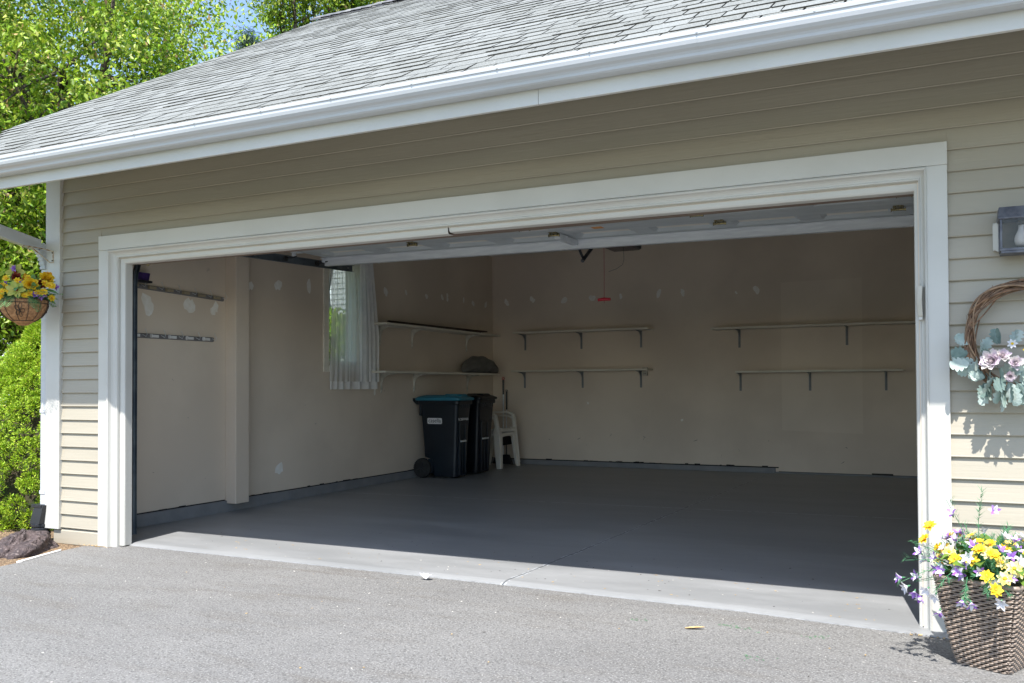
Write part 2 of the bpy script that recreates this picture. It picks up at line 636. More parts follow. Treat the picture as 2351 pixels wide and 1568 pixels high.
# driveway: its left edge curves away from the garage corner, its back edge meets the slab
g = MB()
edge = [(-.12, .30), (-.105, .08), (-.097, -.056), (-.078, -.227), (.043, -.629), (.062, -.819), (.07, -1.6), (.10, -4), (-.4, -8),
        (-1.5, -14), (-4, -30)]
ed = []
for (a, b), (c, d) in zip(edge[:-1], edge[1:]):
    n = max(2, int(math.hypot(c - a, d - b) / .02)) if b > -2 else 6
    for k in range(n):
        t = k / n
        j = rg.uniform(-.004, .004) if b > -2 else 0
        ed.append((a + (c - a) * t + j, b + (d - b) * t))
ed.append(edge[-1])
top = [(14, -30), (14, .30)]
g.add([(x, y, -.018) for x, y in ed + top] + [(x, y, -.12) for x, y in ed + top],
      [tuple(range(len(ed) + 2))] + [(i, i + len(ed) + 2, i + 1 + len(ed) + 2, i + 1) for i in range(len(ed) - 1)])
drv = g.build('driveway', M_asphalt)
struct(drv)

# ------------------------------------------------------------------ garage building
G = thing('garage', 'beige clapboard garage with wide open doorway and grey shingle roof', 'garage', (-.55, 0, 0))
XL, XR = -.36, 6.4          # inner faces of the side walls
YB = 7.33                   # inner face of the back wall
ZC = 3.20

# floor slab with a ragged rounded nosing that meets the asphalt
fr = [(.02, .118), (.145, .115), (1.9, .105), (3.5, .092), (4.88, .050), (5.4, -.01), (5.76, -.052), (5.95, -.07)]


def front_y(x):
    for (a, b), (c, d) in zip(fr[:-1], fr[1:]):
        if a <= x <= c:
            return b + (d - b) * (x - a) / (c - a)
    return fr[0][1] if x < fr[0][0] else fr[-1][1]


g = MB()
N_ = 240
xs = [.02 + (5.93 - .02) * i / N_ for i in range(N_ + 1)]
rows = []
for off, z in ((.16, 0.0), (.062, 0.0), (.045, -.002), (.022, -.007), (.0, -.0135), (-.004, -.03)):
    rows.append([(x, front_y(x) + off + (rg.uniform(-.003, .003) if z < -.012 else 0), z) for x in xs])
vs = [v for r in rows for v in r]
fs = [(j * (N_ + 1) + i, (j + 1) * (N_ + 1) + i, (j + 1) * (N_ + 1) + i + 1, j * (N_ + 1) + i + 1)
      for j in range(len(rows) - 1) for i in range(N_)]
fs = [tuple(reversed(f)) for f in fs]
g.add(vs, fs)
k0 = len(g.v)
back = [(XL - .1, 7.5, 0), (XR + .1, 7.5, 0), (XR + .1, .3, 0), (5.93, .3, 0)]
g.v += [(XL - .1, 7.5, .033), (XR + .1, 7.5, .033), (XR + .1, .3, 0), (5.93, .3, 0), (.02, .3, 0), (XL - .1, .3, 0)]
g.f.append((k0, k0 + 5, k0 + 4, k0 + 3, k0 + 2, k0 + 1))
g.f.append(tuple([k0 + 4] + list(range(0, N_ + 1)) + [k0 + 3]))
g.mi += [0, 0]
fl = g.build('garage_floor', M_floor)
struct(fl)

# interior walls (left wall with a window opening, back, right, inner front)
WY0, WY1, WZ0, WZ1 = 3.30, 3.87, 1.46, 2.62
g = MB()
g.box(XL - .17, XL, .16, WY0, .12, 3.25)
g.box(XL - .17, XL, WY1, YB, .12, 3.25)
g.box(XL - .17, XL, WY0, WY1, .12, WZ0)
g.box(XL - .17, XL, WY0, WY1, WZ1, 3.25)
g_left = g
g = MB()
g.box(XL - .17, XR + .17, YB, YB + .15, .03, 3.25)
g_back = g
g = MB()
g.box(XR, XR + .17, .16, YB, 0, 3.25)
g.build('right_wall', M_wall, G)
g = MB()
g.box(XL - .17, .17, .045, .16, 0.005, 3.22)
g.box(5.766, XR + .17, .045, .16, 0.005, 3.22)
g.box(.17, 5.766, .045, .16, 2.19, 3.22)
g.build('front_wall', M_wall, G)
g = MB()
g.box(XL - .02, XR + .02, .12, YB + .02, ZC, ZC + .06)
g.build('ceiling', M_ceiling, G)

# boxed chase on the left wall
g = MB()
g.box(XL, -.226, 1.712, 1.892, .085, ZC)
g.build('boxed_chase', M_wall, G, bevel=.006)

# grey footing curb with a black gap above it
g = MB()
y = .2
while y < 7.3:
    y2 = min(y + 2.43, 7.33)
    g.box(XL - .1, XL + .022, y, y2 - .004, .003, .112)
    y = y2
g.box(XL + .022, 3.86, YB - .03, YB + .1, .003, .098)
g.box(3.862, XR, YB - .022, YB + .1, .003, .050)
g.build('footing_curb', M_curb, G, bevel=.004)
g = MB()
g.box(XL - .08, XL + .006, .2, 1.70, .112, .122)
g.box(XL - .08, XL + .006, 1.9, 7.3, .112, .122)
g.box(XL + .006, 3.9, YB - .012, YB + .1, .098, .112)
g.box(3.9, XR, YB - .006, YB + .1, .050, .056)
for k in range(26):
    yy = rg.uniform(.4, 7.2)
    g.box(XL - .02, XL + .008, yy, yy + rg.uniform(.02, .09), .12, .124 + rg.uniform(0, .006))
for k in range(20):
    xx = rg.uniform(.3, 3.7)
    g.box(xx, xx + rg.uniform(.02, .10), YB - .014, YB, .108, .114 + rg.uniform(0, .01))
g.box(5.05, 5.3, YB - .010, YB, .056, .072)
g.build('wall_base_gap', M_tar, G)

# dried filler blotches on the walls
g_left.cur = g_back.cur = 1


def blotch(g, fn, r, rr):
    n = 14
    pts = []
    ph = rr.uniform(0, 6)
    for k in range(n):
        a = 2 * pi * k / n
        q = r * (1 + .28 * sin(2 * a + ph) + rr.uniform(-.22, .22))
        pts.append((q * cos(a) * .82, q * sin(a) * 1.15))
    g.add([fn(a, b) for a, b in pts], [tuple(range(n))])


for yy, zz, r in [(.783, 1.926, .075), (1.261, 1.958, .07), (1.568, 1.942, .055), (2.459, 2.261, .055), (2.957, 2.303, .055),
                  (2.479, .357, .06), (2.042, 2.218, .05), (4.431, 2.382, .05), (4.896, 2.415, .03), (5.398, 2.416, .035),
                  (5.81, 2.435, .035), (5.95, 2.451, .045), (6.42, 2.451, .03), (6.70, 2.43, .04), (7.104, 2.44, .04),
                  (4.193, 1.138, .03)]:
    blotch(g_left, lambda a, b, yy=yy, zz=zz: (XL + .0015, yy + a, zz + b), r, rg)
for xx, zz, r in [(-.118, 2.48, .05), (.315, 2.506, .05), (.833, 2.469, .055), (1.281, 2.486, .055), (1.715, 2.49, .035),
                  (2.277, 2.499, .05), (2.621, 2.5, .045), (3.629, 2.484, .055), (3.362, 2.456, .02), (2.6, .72, .02), (1.2, .95, .02)]:
    blotch(g_back, lambda a, b, xx=xx, zz=zz: (xx + a, YB - .0015, zz + b), r * .9, rg)
g_back.cur = 3
g_back.add([(3.95, YB - .0008, .60), (4.95, YB - .0008, .57), (4.955, YB - .0008, 2.57), (3.95, YB - .0008, 2.56)], [(0, 1, 2, 3)])
g_left.cur = g_back.cur = 2
for (yy, zz) in [(1.06, 1.276), (1.238, .919), (.845, .457), (2.89, 1.005), (3.922, .157), (4.968, .175), (1.45, .35)]:
    a = rg.uniform(-1, 1)
    L_ = rg.uniform(.008, .03)
    dy, dz = L_ * cos(a), L_ * sin(a)
    g_left.add([(XL + .001, yy, zz), (XL + .001, yy + dy, zz + dz), (XL + .001, yy + dy, zz + dz + .002), (XL + .001, yy, zz + .003)], [(0, 1, 2, 3)])
for k in range(14):
    xx, zz = rg.uniform(.5, 5.2), rg.uniform(.12, .5)
    a = rg.uniform(-1.5, 1.5)
    L_ = rg.uniform(.01, .06)
    g_back.add([(xx, YB - .001, zz), (xx + L_ * cos(a), YB - .001, zz + L_ * sin(a)), (xx + L_ * cos(a), YB - .001, zz + L_ * sin(a) + .005),
           (xx, YB - .001, zz + .005)], [(0, 1, 2, 3)])
g_left.build('left_wall', [M_wall, M_filler, M_tar], G)
g_back.build('back_wall', [M_wall, M_filler, M_tar, M_repaint], G)

# --- clapboard siding: each course is a sloping board with its own drip edge
EX = .1063
Z0 = 2.752


def course(g, zb, x0, x1, zt=None, zmin=None, out=0.0, yb=.036):
    """one lap: bottom edge at zb stands proud (towards -y)."""
    zt = zb + EX + .012 if zt is None else zt
    yo = .016 - out
    prof = [(yb, zb + .010), (yo + .006, zb + .004), (yo + .001, zb), (yo - .002, zb + .004), (yo, zb + .011),
            (yb - .004, zt), (yb + .006, zt)]
    g.extrude(prof, x0, x1)


g = MB()
zs = [Z0 + EX * k for k in range(4, -26, -1)]
for i, zb in enumerate(zs):
    if zb + EX > 3.14 or zb < .06:
        continue
    zt = zb + EX + .011
    cx = [-.44, 11.0]
    if zb > 2.37:
        segs = [(-.44, 11.0)]
    elif zt > 2.367:
        segs = [(-.44, 11.0)]
    else:
        segs = [(-.44, .012), (5.89, 11.0)]
    for a, b in segs:
        if zt > 2.367 and zb < 2.367:
            # course cut round the head casing
            course(g, zb, a, 0.0)
            course(g, zb, 5.90, b)
            g.extrude([(.036, 2.355), (.024, 2.355), (.032, zt), (.042, zt)], 0.0, 5.90)
        elif b > 3 and a < 0:
            j = {2.86: 4.42, 2.65: 5.47}.get(round(zb, 2), None) or ([4.42, 2.1, 5.62, 5.62, 3.1][i % 5])
            course(g, zb, a, j)
            course(g, zb, j, b, out=.0012)
        else:
            course(g, zb, a, b)
# starter strip at the foot
for a, b in ((-.525, .012), (5.89, 11.0)):
    g.extrude([(.036, -.03), (.018, -.03), (.020, .07), (.034, .085), (.044, .085)], a, b)
g.box(-.44, 11, .030, .044, .0, 3.14) if False else None
g.build('clapboard_siding', M_siding, G)
g = MB()
for a, b in ((-.55, .17), (5.775, 11.0)):
    g.box(a, b, .042, .046, -.02, 3.22)
g.box(.17, 5.775, .0421, .0459, 2.19, 3.22)
g.box(-.5505, -.53, .045, 7.5, -.02, WZ0)
g.box(-.5505, -.53, .045, 7.5, WZ1, 3.22)
g.box(-.5505, -.53, .045, WY0, WZ0, WZ1)
g.box(-.5505, -.53, WY1, 7.5, WZ0, WZ1)
g.add([(-.55, .045, 3.22), (-.55, 7.5, 3.22), (-.55, 3.75, 5.5)], [(0, 1, 2)])
g.build('wall_sheathing', M_siding, G)
g = MB()
g.box(XR + .2, 11, .05, 7.5, -.02, 3.1)
g.build('house_wing', M_siding, G)

# corner board
g = MB()
g.box(-.607, -.4395, -.004, .040, .082, 2.96)
g.box(-.612, -.595, .040, .14, .10, 2.96)
g.build('corner_board', M_trim, G, bevel=.004)

# door casing: flat boards plus a moulded inner surround
W_, H_ = 5.90, 2.367
g = MB()
g.box(0, .094, 0, .04, -.018, H_ - .112)
g.box(W_ - .094, W_, 0, .04, -.03, H_ - .112)
g.box(-.001, W_ + .001, -.003, .04, H_ - .1115, H_)
g.build('door_casing', M_trim, G, bevel=.003)


def d_left(d):
    return .093 + (d - .1145) * 1.398 if d < .171 else d


def d_right(d):
    return .093 + (d_left(d) - .093) * .47


def surround(g, prof, x0, x1, z0a, z0b, z1):
    """sweep a (d, y) section up the left side, across the head, down the right side with mitres."""
    n = len(prof)
    rings = [[(x0 + d_left(d), y, z0a) for d, y in prof], [(x0 + d_left(d), y, z1 - d) for d, y in prof],
             [(x1 - d_right(d), y, z1 - d) for d, y in prof], [(x1 - d_right(d), y, z0b) for d, y in prof]]
    vs = [v for r in rings for v in r]
    fs = [(i * n + k, (i + 1) * n + k, (i + 1) * n + k + 1, i * n + k + 1) for i in range(3) for k in range(n - 1)]
    g.add(vs, fs)


g = MB()
surround(g, [(.1145, .02), (.1145, -.006), (.122, -.010), (.129, -.006), (.131, .004), (.134, .016), (.141, .028), (.149, .035),
             (.157, .037), (.162, .033), (.168, .033), (.170, .041), (.171, .14)], 0, W_, -.018, -.032, H_)
g.build('brick_mould', M_trim, G, smooth=False)
# stop (weatherstrip strip) - the head one has a split in it
g = MB()
prof = [(.1705, .060), (.176, .056), (.205, .060), (.214, .066), (.216, .074), (.216, .13)]
n = len(prof)


def stop_piece(g, pa, pb):
    vs = pa + pb
    g.add(vs, [(k, n + k, n + k + 1, k + 1) for k in range(n - 1)])


stop_piece(g, [(d, y, -.010) for d, y in prof], [(d, y, H_ - d) for d, y in prof])
stop_piece(g, [(d, y, H_ - d) for d, y in prof], [(3.08, y, H_ - d) for d, y in prof])
stop_piece(g, [(3.088, y + .002, H_ - d + .010) for d, y in prof], [(W_ - d_right(d), y, H_ - d) for d, y in prof])
stop_piece(g, [(W_ - d_right(d), y, H_ - d) for d, y in prof], [(W_ - d_right(d), y, -.028) for d, y in prof])
g.build('door_stop', M_trim, G)
# raw header wood seen under the head
g = MB()
g.box(.19, 5.765,   .131, .245, 2.163, 2.195)
g.build('header_board', M_wood, G)
g = MB()
g.box(.165, .178, .1305, .165, 0, 2.16)
g.build('jamb_board', M_trim, G)
g = MB()
g.box(5.752, 5.764, .1305, .165, 0, 2.16)
g.build('jamb_board', M_trim, G)

# --- roof
RS = .62
EY, EZ = -.885, 2.752
RY = 3.75
RZ = EZ + RS * (RY - EY)
rake = [(-.9, -.78), (-.35, -.84), (.2, -1.46), (1.2, -1.17), (2.5, -.80), (3.76, -.80)]  # unseen eave corner cut back in shape so sunlight reaches the conifer


def rake_x(y):
    for (a, b), (c, d) in zip(rake[:-1], rake[1:]):
        if y <= c:
            return b + (d - b) * (y - a) / (c - a)
    return rake[-1][1]


def roof_z(y, h=0):
    return EZ + RS * (y - EY) + h


g = MB()
ysr = [-.86, -.35, .2, 1.2, 2.5, RY]
t = .03
vs = []
for yy in ysr:
    vs += [(rake_x(yy) + .015, yy, roof_z(yy) - .006), (11, yy, roof_z(yy) - .006), (rake_x(yy) + .015, yy, roof_z(yy) - t - .1),
           (11, yy, roof_z(yy) - t - .1)]
fs = []
for i in range(len(ysr) - 1):
    a, b = 4 * i, 4 * i + 4
    fs += [(a, a + 1, b + 1, b), (a + 2, b + 2, b + 3, a + 3), (a, b, b + 2, a + 2), (a + 1, a + 3, b + 3, b + 1)]
fs += [(0, 2, 3, 1)]
g.add(vs, fs)
# back slope
bz = RZ - RS * (8.3 - RY)
g.add([(-.80, RY, RZ), (11, RY, RZ), (11, 8.3, bz), (-1.4, 8.3, bz), (-.80, RY, RZ - .13), (11, RY, RZ - .13), (11, 8.3, bz - .13),
       (-1.4, 8.3, bz - .13)], [(0, 1, 2, 3), (4, 7, 6, 5), (3, 2, 6, 7), (0, 3, 7, 4)])
roof = g.build('roof', M_shingle_dk, G)
# shingle courses
rs = random.Random(21)
g = MB()
EXP = .138
sl = math.sqrt(1 + RS * RS)
ncour = int((RY - EY) * sl / EXP) + 1
nrm = Vector((0, -RS, 1)).normalized()
dn = Vector((0, -1, -RS)).normalized()


def rp(x, s, h):
    """point at distance s up the slope, h above the deck"""
    y = EY + s / sl
    p = Vector((x, y, roof_z(y)))
    return p + nrm * h


for c in range(ncour):
    s0 = c * EXP - .012
    s1 = s0 + EXP + .02
    if c == ncour - 1:
        s1 = (RY - EY) * sl
    yl = EY + max(0, s0) / sl
    x = rake_x(yl) - rs.uniform(.0, .02)
    off = (c % 6) * .155 + rs.uniform(-.012, .012)
    first = rs.uniform(.05, .3)
    wav = rs.uniform(0, 6)
    xa = x
    xb = x + first + .02
    while xa < 9.6:
        xb = min(xb, 9.6)
        w = rs.uniform(.008, .013)
        d0 = rs.uniform(-.004, .004) + .003 * sin(xa * 1.3 + wav)
        h0 = rs.choice((.0055, .0065, .0085, .0100)) + .001 * sin(xa * .9 + c)
        dl = rs.uniform(-.0015, .0015)
        a, b = xa + w * .5, xb - w * .5
        vs = [rp(a, s0 + d0, .0), rp(b, s0 + d0 + dl, .0), rp(b, s0 + d0 + dl, h0), rp(a, s0 + d0, h0),
              rp(a, s1, .0), rp(b, s1, .0), rp(b, s1, .0022), rp(a, s1, .0022)]
        g.cur = rs.choice((0, 0, 1))
        g.add(vs, [(3, 2, 6, 7)])
        g.cur = 2
        g.add(vs, [(0, 1, 2, 3), (0, 3, 7, 4), (1, 5, 6, 2)])
        xa = xb
        xb = xa + rs.uniform(.13, .27)
g.build('shingle_courses', [M_shingle, M_shingle2, M_shingle_dk], roof)
# ridge cap
g = MB()
xx = -.86
while xx < 9.6:
    L_ = .30
    h = .030 + rs.uniform(-.004, .004)
    lift = .016
    for sgn in (-1, 1):
        g.add([(xx, RY, RZ + h + lift), (xx + L_, RY, RZ + h), (xx + L_, RY + sgn * .14, RZ + h - .14 * RS), (xx, RY + sgn * .14, RZ + h + lift - .14 * RS),
               (xx, RY, RZ + h + lift - .022), (xx, RY + sgn * .14, RZ + h + lift - .022 - .14 * RS), (xx + L_, RY + sgn * .14, RZ + h - .02 - .14 * RS)],
              [(0, 1, 2, 3), (0, 3, 5, 4), (3, 2, 6, 5)])
    xx += .145
g.build('ridge_cap', M_ridge, roof)

# fascia board
g = MB()
g.box(-.76, 4.12, -.862, -.840, 2.553, 2.745)
g.box(4.122, 11, -.863, -.840, 2.553, 2.745)
g.build('fascia_board', M_trim, G, bevel=.002)
g = MB()
g.add([(-.76, -.84, 2.60), (11, -.84, 2.60), (11, .05, 3.135), (-.95, .05, 3.135)], [(0, 1, 2, 3)])
g.add([(-.76, -.84, 2.62), (11, -.84, 2.62), (11, .05, 3.155), (-.95, .05, 3.155)], [(0, 1, 2, 3)])
g.build('soffit', M_trim, G)

# gutter: K-style section
o_ = [(-.864, 2.725), (-.866, 2.628), (-.925, 2.628), (-.935, 2.634), (-.938, 2.646), (-.946, 2.655), (-.962, 2.662), (-.975, 2.674),
      (-.981, 2.690), (-.983, 2.706), (-.988, 2.709), (-.990, 2.722), (-.985, 2.728), (-.968, 2.728), (-.966, 2.724), (-.983, 2.722)]
inner = [(-.976, 2.705), (-.974, 2.690), (-.968, 2.678), (-.957, 2.668), (-.942, 2.660), (-.932, 2.649), (-.928, 2.638), (-.872, 2.634), (-.868, 2.725)]
g = MB()
for a, b, pr in ((-.76, 4.93, 0), (4.93, 11, .0015)):
    g.extrude([(y - pr, z - pr) for y, z in o_ + inner], a, b, cap=False)
gut = g.build('gutter', M_gutter, G)
proto = None
for k, xx in enumerate([-.3, .18, .622, 1.071, 1.522, 2.008, 2.501, 2.976, 3.479, 3.961, 4.434, 4.93, 5.415, 5.9, 6.4]):
    if proto is None:
        g = MB()
        g.tube([(xx, -.989, 2.716), (xx, -.993, 2.716)], [.006, .004], 8)
        g.tube([(xx, -.985, 2.712), (xx, -.87, 2.712)], .002, 6)
        proto = g.build('gutter_spike', M_steel, gut)
        px = xx
    else:
        c = proto.copy()
        COL.objects.link(c)
        c.parent = gut
        c.location = (xx - px, 0, 0)

# downspout: slanted run from the gutter back to the corner, elbow, vertical drop
g = MB()


def rect_tube(g, pts, hx, hy):
    rings = []
    P = [Vector(p) for p in pts]
    for i, p in enumerate(P):
        d = (P[min(i + 1, len(P) - 1)] - P[max(i - 1, 0)]).normalized()
        xa = Vector((1, 0, 0))
        ya = d.cross(xa).normalized()
        rings.append([p + xa * a * hx + ya * b * hy for a, b in ((-1, -1), (1, -1), (1, 1), (-1, 1))])
    g.loft(rings)


rect_tube(g, [(-.628, -.92, 2.63), (-.628, -.90, 2.56), (-.628, -.82, 2.52), (-.628, -.38, 2.402), (-.628, -.05, 2.335)], .030, .045)
k = 0
pts = []
for i in range(13):
    a = i / 12
    ang = a * 1.15
    yy = -.05 + .085 * sin(ang)
    zz = 2.335 - .13 * (1 - cos(ang)) - .10 * a
    pts.append((-.628, yy, zz))
for i in range(12):
    q = .046 if i % 2 else .040
    p0, p1 = pts[i], pts[i + 1]
    rect_tube(g, [p0, p1], .030 if i % 2 else .027, q)
rect_tube(g, [pts[-1], (-.628, .035, 2.15), (-.628, .035, .24)], .029, .040)
for zz in (1.9, 1.0, .35):
    g.box(-.662, -.60, -.010, -.005, zz, zz + .03)
g.build('downspout', M_gutter, G, bevel=.004)

# black corrugated drain adapter at the foot of the downspout
g = MB()
g.loft([[(-.632 + a * .052, .02 + b * .055, .265) for a, b in ((-1, -1), (1, -1), (1, 1), (-1, 1))],
        [(-.665 + a * .058, .01 + b * .060, .115) for a, b in ((-1, -1), (1, -1), (1, 1), (-1, 1))]])
g.box(-.712, -.598, -.042, .082, .245, .27)
z = .115
while z > -.03:
    g.loft([[(-.665 + .072 * cos(t * pi / 8), .01 + .072 * sin(t * pi / 8), z - dz) for t in range(16)] for dz in (0, .004, .018, .022)]
           if True else [])
    g.loft([[(-.665 + .060 * cos(t * pi / 8), .01 + .060 * sin(t * pi / 8), z - dz) for t in range(16)] for dz in (.02, .034)])
    z -= .032
tag(g.build('drain_adapter', M_black, at=(-.665, .01, 0), bevel=.003), 'black ribbed plastic drain adapter at the foot of the white downspout', 'drain pipe')

# window in the left wall
g = MB()
for a, b, c, d in ((WY0 - .012, WY0 + .035, WZ0, WZ1), (WY1 - .035, WY1 + .012, WZ0, WZ1), (WY0, WY1, WZ0 - .01, WZ0 + .035), (WY0, WY1, WZ1 - .035, WZ1 + .01)):
    g.box(XL - .13, XL - .02, a, b, c, d)
g.box(XL - .002, XL + .018, WY0 - .10, WY0 - .012, WZ0 - .09, WZ1 + .08)
g.box(XL - .002, XL + .018, WY1 + .012, WY1 + .09, WZ0 - .09, WZ1 + .08)
g.box(XL - .003, XL + .022, WY0 - .012, WY1 + .012, WZ0 - .09, WZ0 - .01)
g.box(XL - .003, XL + .022, WY0 - .012, WY1 + .012, WZ1 + .01, WZ1 + .08)
win = g.build('window', M_shelf, G, bevel=.003)
g = MB()
g.box(XL - .075, XL - .071, WY0 + .03, WY1 - .03, WZ0 + .03, WZ1 - .03)
g.build('pane', M_glass, win)

# electrical outlet on the back wall
g = MB()
g.box(2.045, 2.115, YB - .045, YB - .001, 1.345, 1.46)
o = g.build('electrical_outlet', M_beige, at=(2.08, YB, 1.4), bevel=.004)
tag(o, 'beige electrical outlet box on the back wall at the end of a shelf', 'outlet')
for zz in (1.375, 1.425):
    g = MB()
    g.box(2.065, 2.072, YB - .0475, YB - .0445, zz - .008, zz + .008)
    g.box(2.086, 2.093, YB - .0475, YB - .0445, zz - .008, zz + .008)
    g.build('socket', M_ink, o)

# ------------------------------------------------------------------ overhead door (part of the garage)


def dz(x, z):
    return z + (5.7 - x) * .009


def tilt(g):
    g.v = [(x, y, dz(x, z)) for x, y, z in g.v]


DZ = 2.462
g = MB()
DX0, DX1, DY0, DY1 = .24, 5.76, .36, 2.55
emb = [(.40 + .665 * k, .40 + .665 * k + .50) for k in range(8)]
secs = [(.36, .90), (.905, 1.445), (1.45, 1.99), (1.995, 2.55)]
for s0, s1 in secs:
    ya, yb = s0 + .17, s1 - .15
    xs_ = [DX0] + [v for e in emb for v in e] + [DX1]
    # flat field around the pressed panels
    g.cur = 0
    g.add([(DX0, s0, DZ), (DX1, s0, DZ), (DX1, ya, DZ), (DX0, ya, DZ)], [(0, 3, 2, 1)])
    g.add([(DX0, yb, DZ), (DX1, yb, DZ), (DX1, s1, DZ), (DX0, s1, DZ)], [(0, 3, 2, 1)])
    for i in range(0, len(xs_), 2):
        g.add([(xs_[i], ya, DZ), (xs_[i + 1], ya, DZ), (xs_[i + 1], yb, DZ), (xs_[i], yb, DZ)], [(0, 3, 2, 1)])
    for a, b in emb:
        q, w = .035, .022
        vs = [(a, ya, DZ), (b, ya, DZ), (b, yb, DZ), (a, yb, DZ), (a + q, ya + q, DZ + w), (b - q, ya + q, DZ + w),
              (b - q, yb - q, DZ + w), (a + q, yb - q, DZ + w)]
        g.cur = 0
        g.add(vs, [(0, 4, 5, 1), (1, 5, 6, 2), (2, 6, 7, 3), (3, 7, 4, 0)])
        g.cur = 1
        g.add(vs, [(4, 7, 6, 5)])
    g.cur = 0
    g.add([(DX0, s1, DZ), (DX1, s1, DZ), (DX1, s1, DZ + .05), (DX0, s1, DZ + .05)], [(0, 1, 2, 3)])
    g.add([(DX0, s0, DZ), (DX1, s0, DZ), (DX1, s0, DZ + .05), (DX0, s0, DZ + .05)], [(3, 2, 1, 0)])
    g.add([(DX0, s0, DZ + .05), (DX1, s0, DZ + .05), (DX1, s1, DZ + .05), (DX0, s1, DZ + .05)], [(0, 1, 2, 3)])
    for x in (DX0, DX1):
        g.add([(x, s0, DZ), (x, s1, DZ), (x, s1, DZ + .05), (x, s0, DZ + .05)], [(0, 1, 2, 3)])
tilt(g)
door = g.build('overhead_door', [M_doorin, M_foam], G)
# strut
g = MB()
g.box(DX0 - .03, DX1 + .04, 2.50, 2.506, DZ - .078, DZ - .004)
g.box(DX0 - .03, DX1 + .04, 2.506, 2.56, DZ - .078, DZ - .074)
g.box(DX0 - .03, DX1 + .04, 2.462, 2.50, DZ - .008, DZ - .003)
tilt(g)
g.build('stiffening_strut', M_steel, door, bevel=.001)
# hinges
proto = None
hx0 = 0


def hinge_mesh(x, y):
    g = MB()
    zz = DZ
    g.box(x - .035, x + .035, y - .05, y + .05, zz - .004, zz - .001)
    g.box(x - .036, x - .032, y - .018, y + .018, zz - .030, zz - .002)
    g.box(x + .032, x + .036, y - .018, y + .018, zz - .030, zz - .002)
    g.tube([(x - .045, y, zz - .022), (x + .045, y, zz - .022)], .008, 8)
    g.tube([(x - .05, y, zz - .022), (x - .043, y, zz - .022)], .013, 8)
    g.tube([(x + .043, y, zz - .022), (x + .05, y, zz - .022)], .013, 8)
    for sx in (-.02, .02):
        for sy in (-.038, .038):
            g.tube([(x + sx, y + sy, zz - .010), (x + sx, y + sy, zz - .002)], .007, 6)
    return g


for x, y in [(1.56, 2.03), (2.93, 2.09), (4.32, 2.12), (5.60, 2.10), (2.82, 1.74), (4.24, 1.72), (5.655, 1.62), (1.42, 1.70)]:
    if proto is None:
        g = hinge_mesh(x, y)
        tilt(g)
        proto = g.build('door_hinge', M_brass, door)
        hx0, hy0 = x, y
    else:
        c = proto.copy()
        COL.objects.link(c)
        c.parent = door
        c.location = (x - hx0, y - hy0, -(x - hx0) * .009)
# operator bracket (white steel channel with a bolt)
g = MB()
g.box(2.93, 2.985, 2.10, 2.56, DZ - .052, DZ - .006)
g.box(2.925, 2.99, 2.24, 2.29, DZ - .054, DZ - .004)
tilt(g)
br = g.build('operator_bracket', M_steel, door, bevel=.002)
g = MB()
g.tube([(2.985, 2.53, DZ - .03 + .024), (2.998, 2.53, DZ - .03 + .024)], .011, 8)
g.build('bolt', M_brass, br)
# stickers on the door
g = MB()
g.box(2.70, 2.95, 1.83, 1.94, DZ - .0015, DZ - .0005)
tilt(g)
g.build('warning_label', M_sticker, door)
g = MB()
g.box(2.72, 2.92, 1.85, 1.885, DZ - .003, DZ - .002)
tilt(g)
M_ylab = mat('yellow_label', (.75, .66, .05), .5, var=(.68, .58, .04), vscale=20)
M_olab = mat('orange_label', (.75, .32, .05), .5, var=(.68, .28, .04), vscale=20)
g.build('yellow_stripe', M_ylab, door)
g = MB()
g.box(3.06, 3.40, 1.95, 2.05, DZ - .0015, DZ - .0005)
tilt(g)
g.build('warning_label', M_sticker, door)
g = MB()
g.box(3.31, 3.40, 1.955, 2.04, DZ - .003, DZ - .002)
tilt(g)
g.build('orange_stripe', M_olab, door)

# tracks
g = MB()


def ctrack(g, P, side, wf=lambda i: 1.0):
    """C-section swept along P (in the y-z plane); opening faces +x * side."""
    rings = []
    for i, p in enumerate(P):
        p = Vector(p)
        d = (Vector(P[min(i + 1, len(P) - 1)]) - Vector(P[max(i - 1, 0)])).normalized()
        nrm_ = d.cross(Vector((1, 0, 0))).normalized()
        x0 = -side
        sec = [(.026 * side, .036), (.0, .036), (-.004 * side, .032), (-.004 * side, -.032), (0, -.036), (.026 * side, -.036),
               (.026 * side, -.033), (0, -.033), (-.001 * side, -.030), (-.001 * side, .030), (0, .033), (.026 * side, .033)]
        rings.append([p + Vector((1, 0, 0)) * a + nrm_ * b * wf(i) for a, b in sec])
    g.loft(rings)


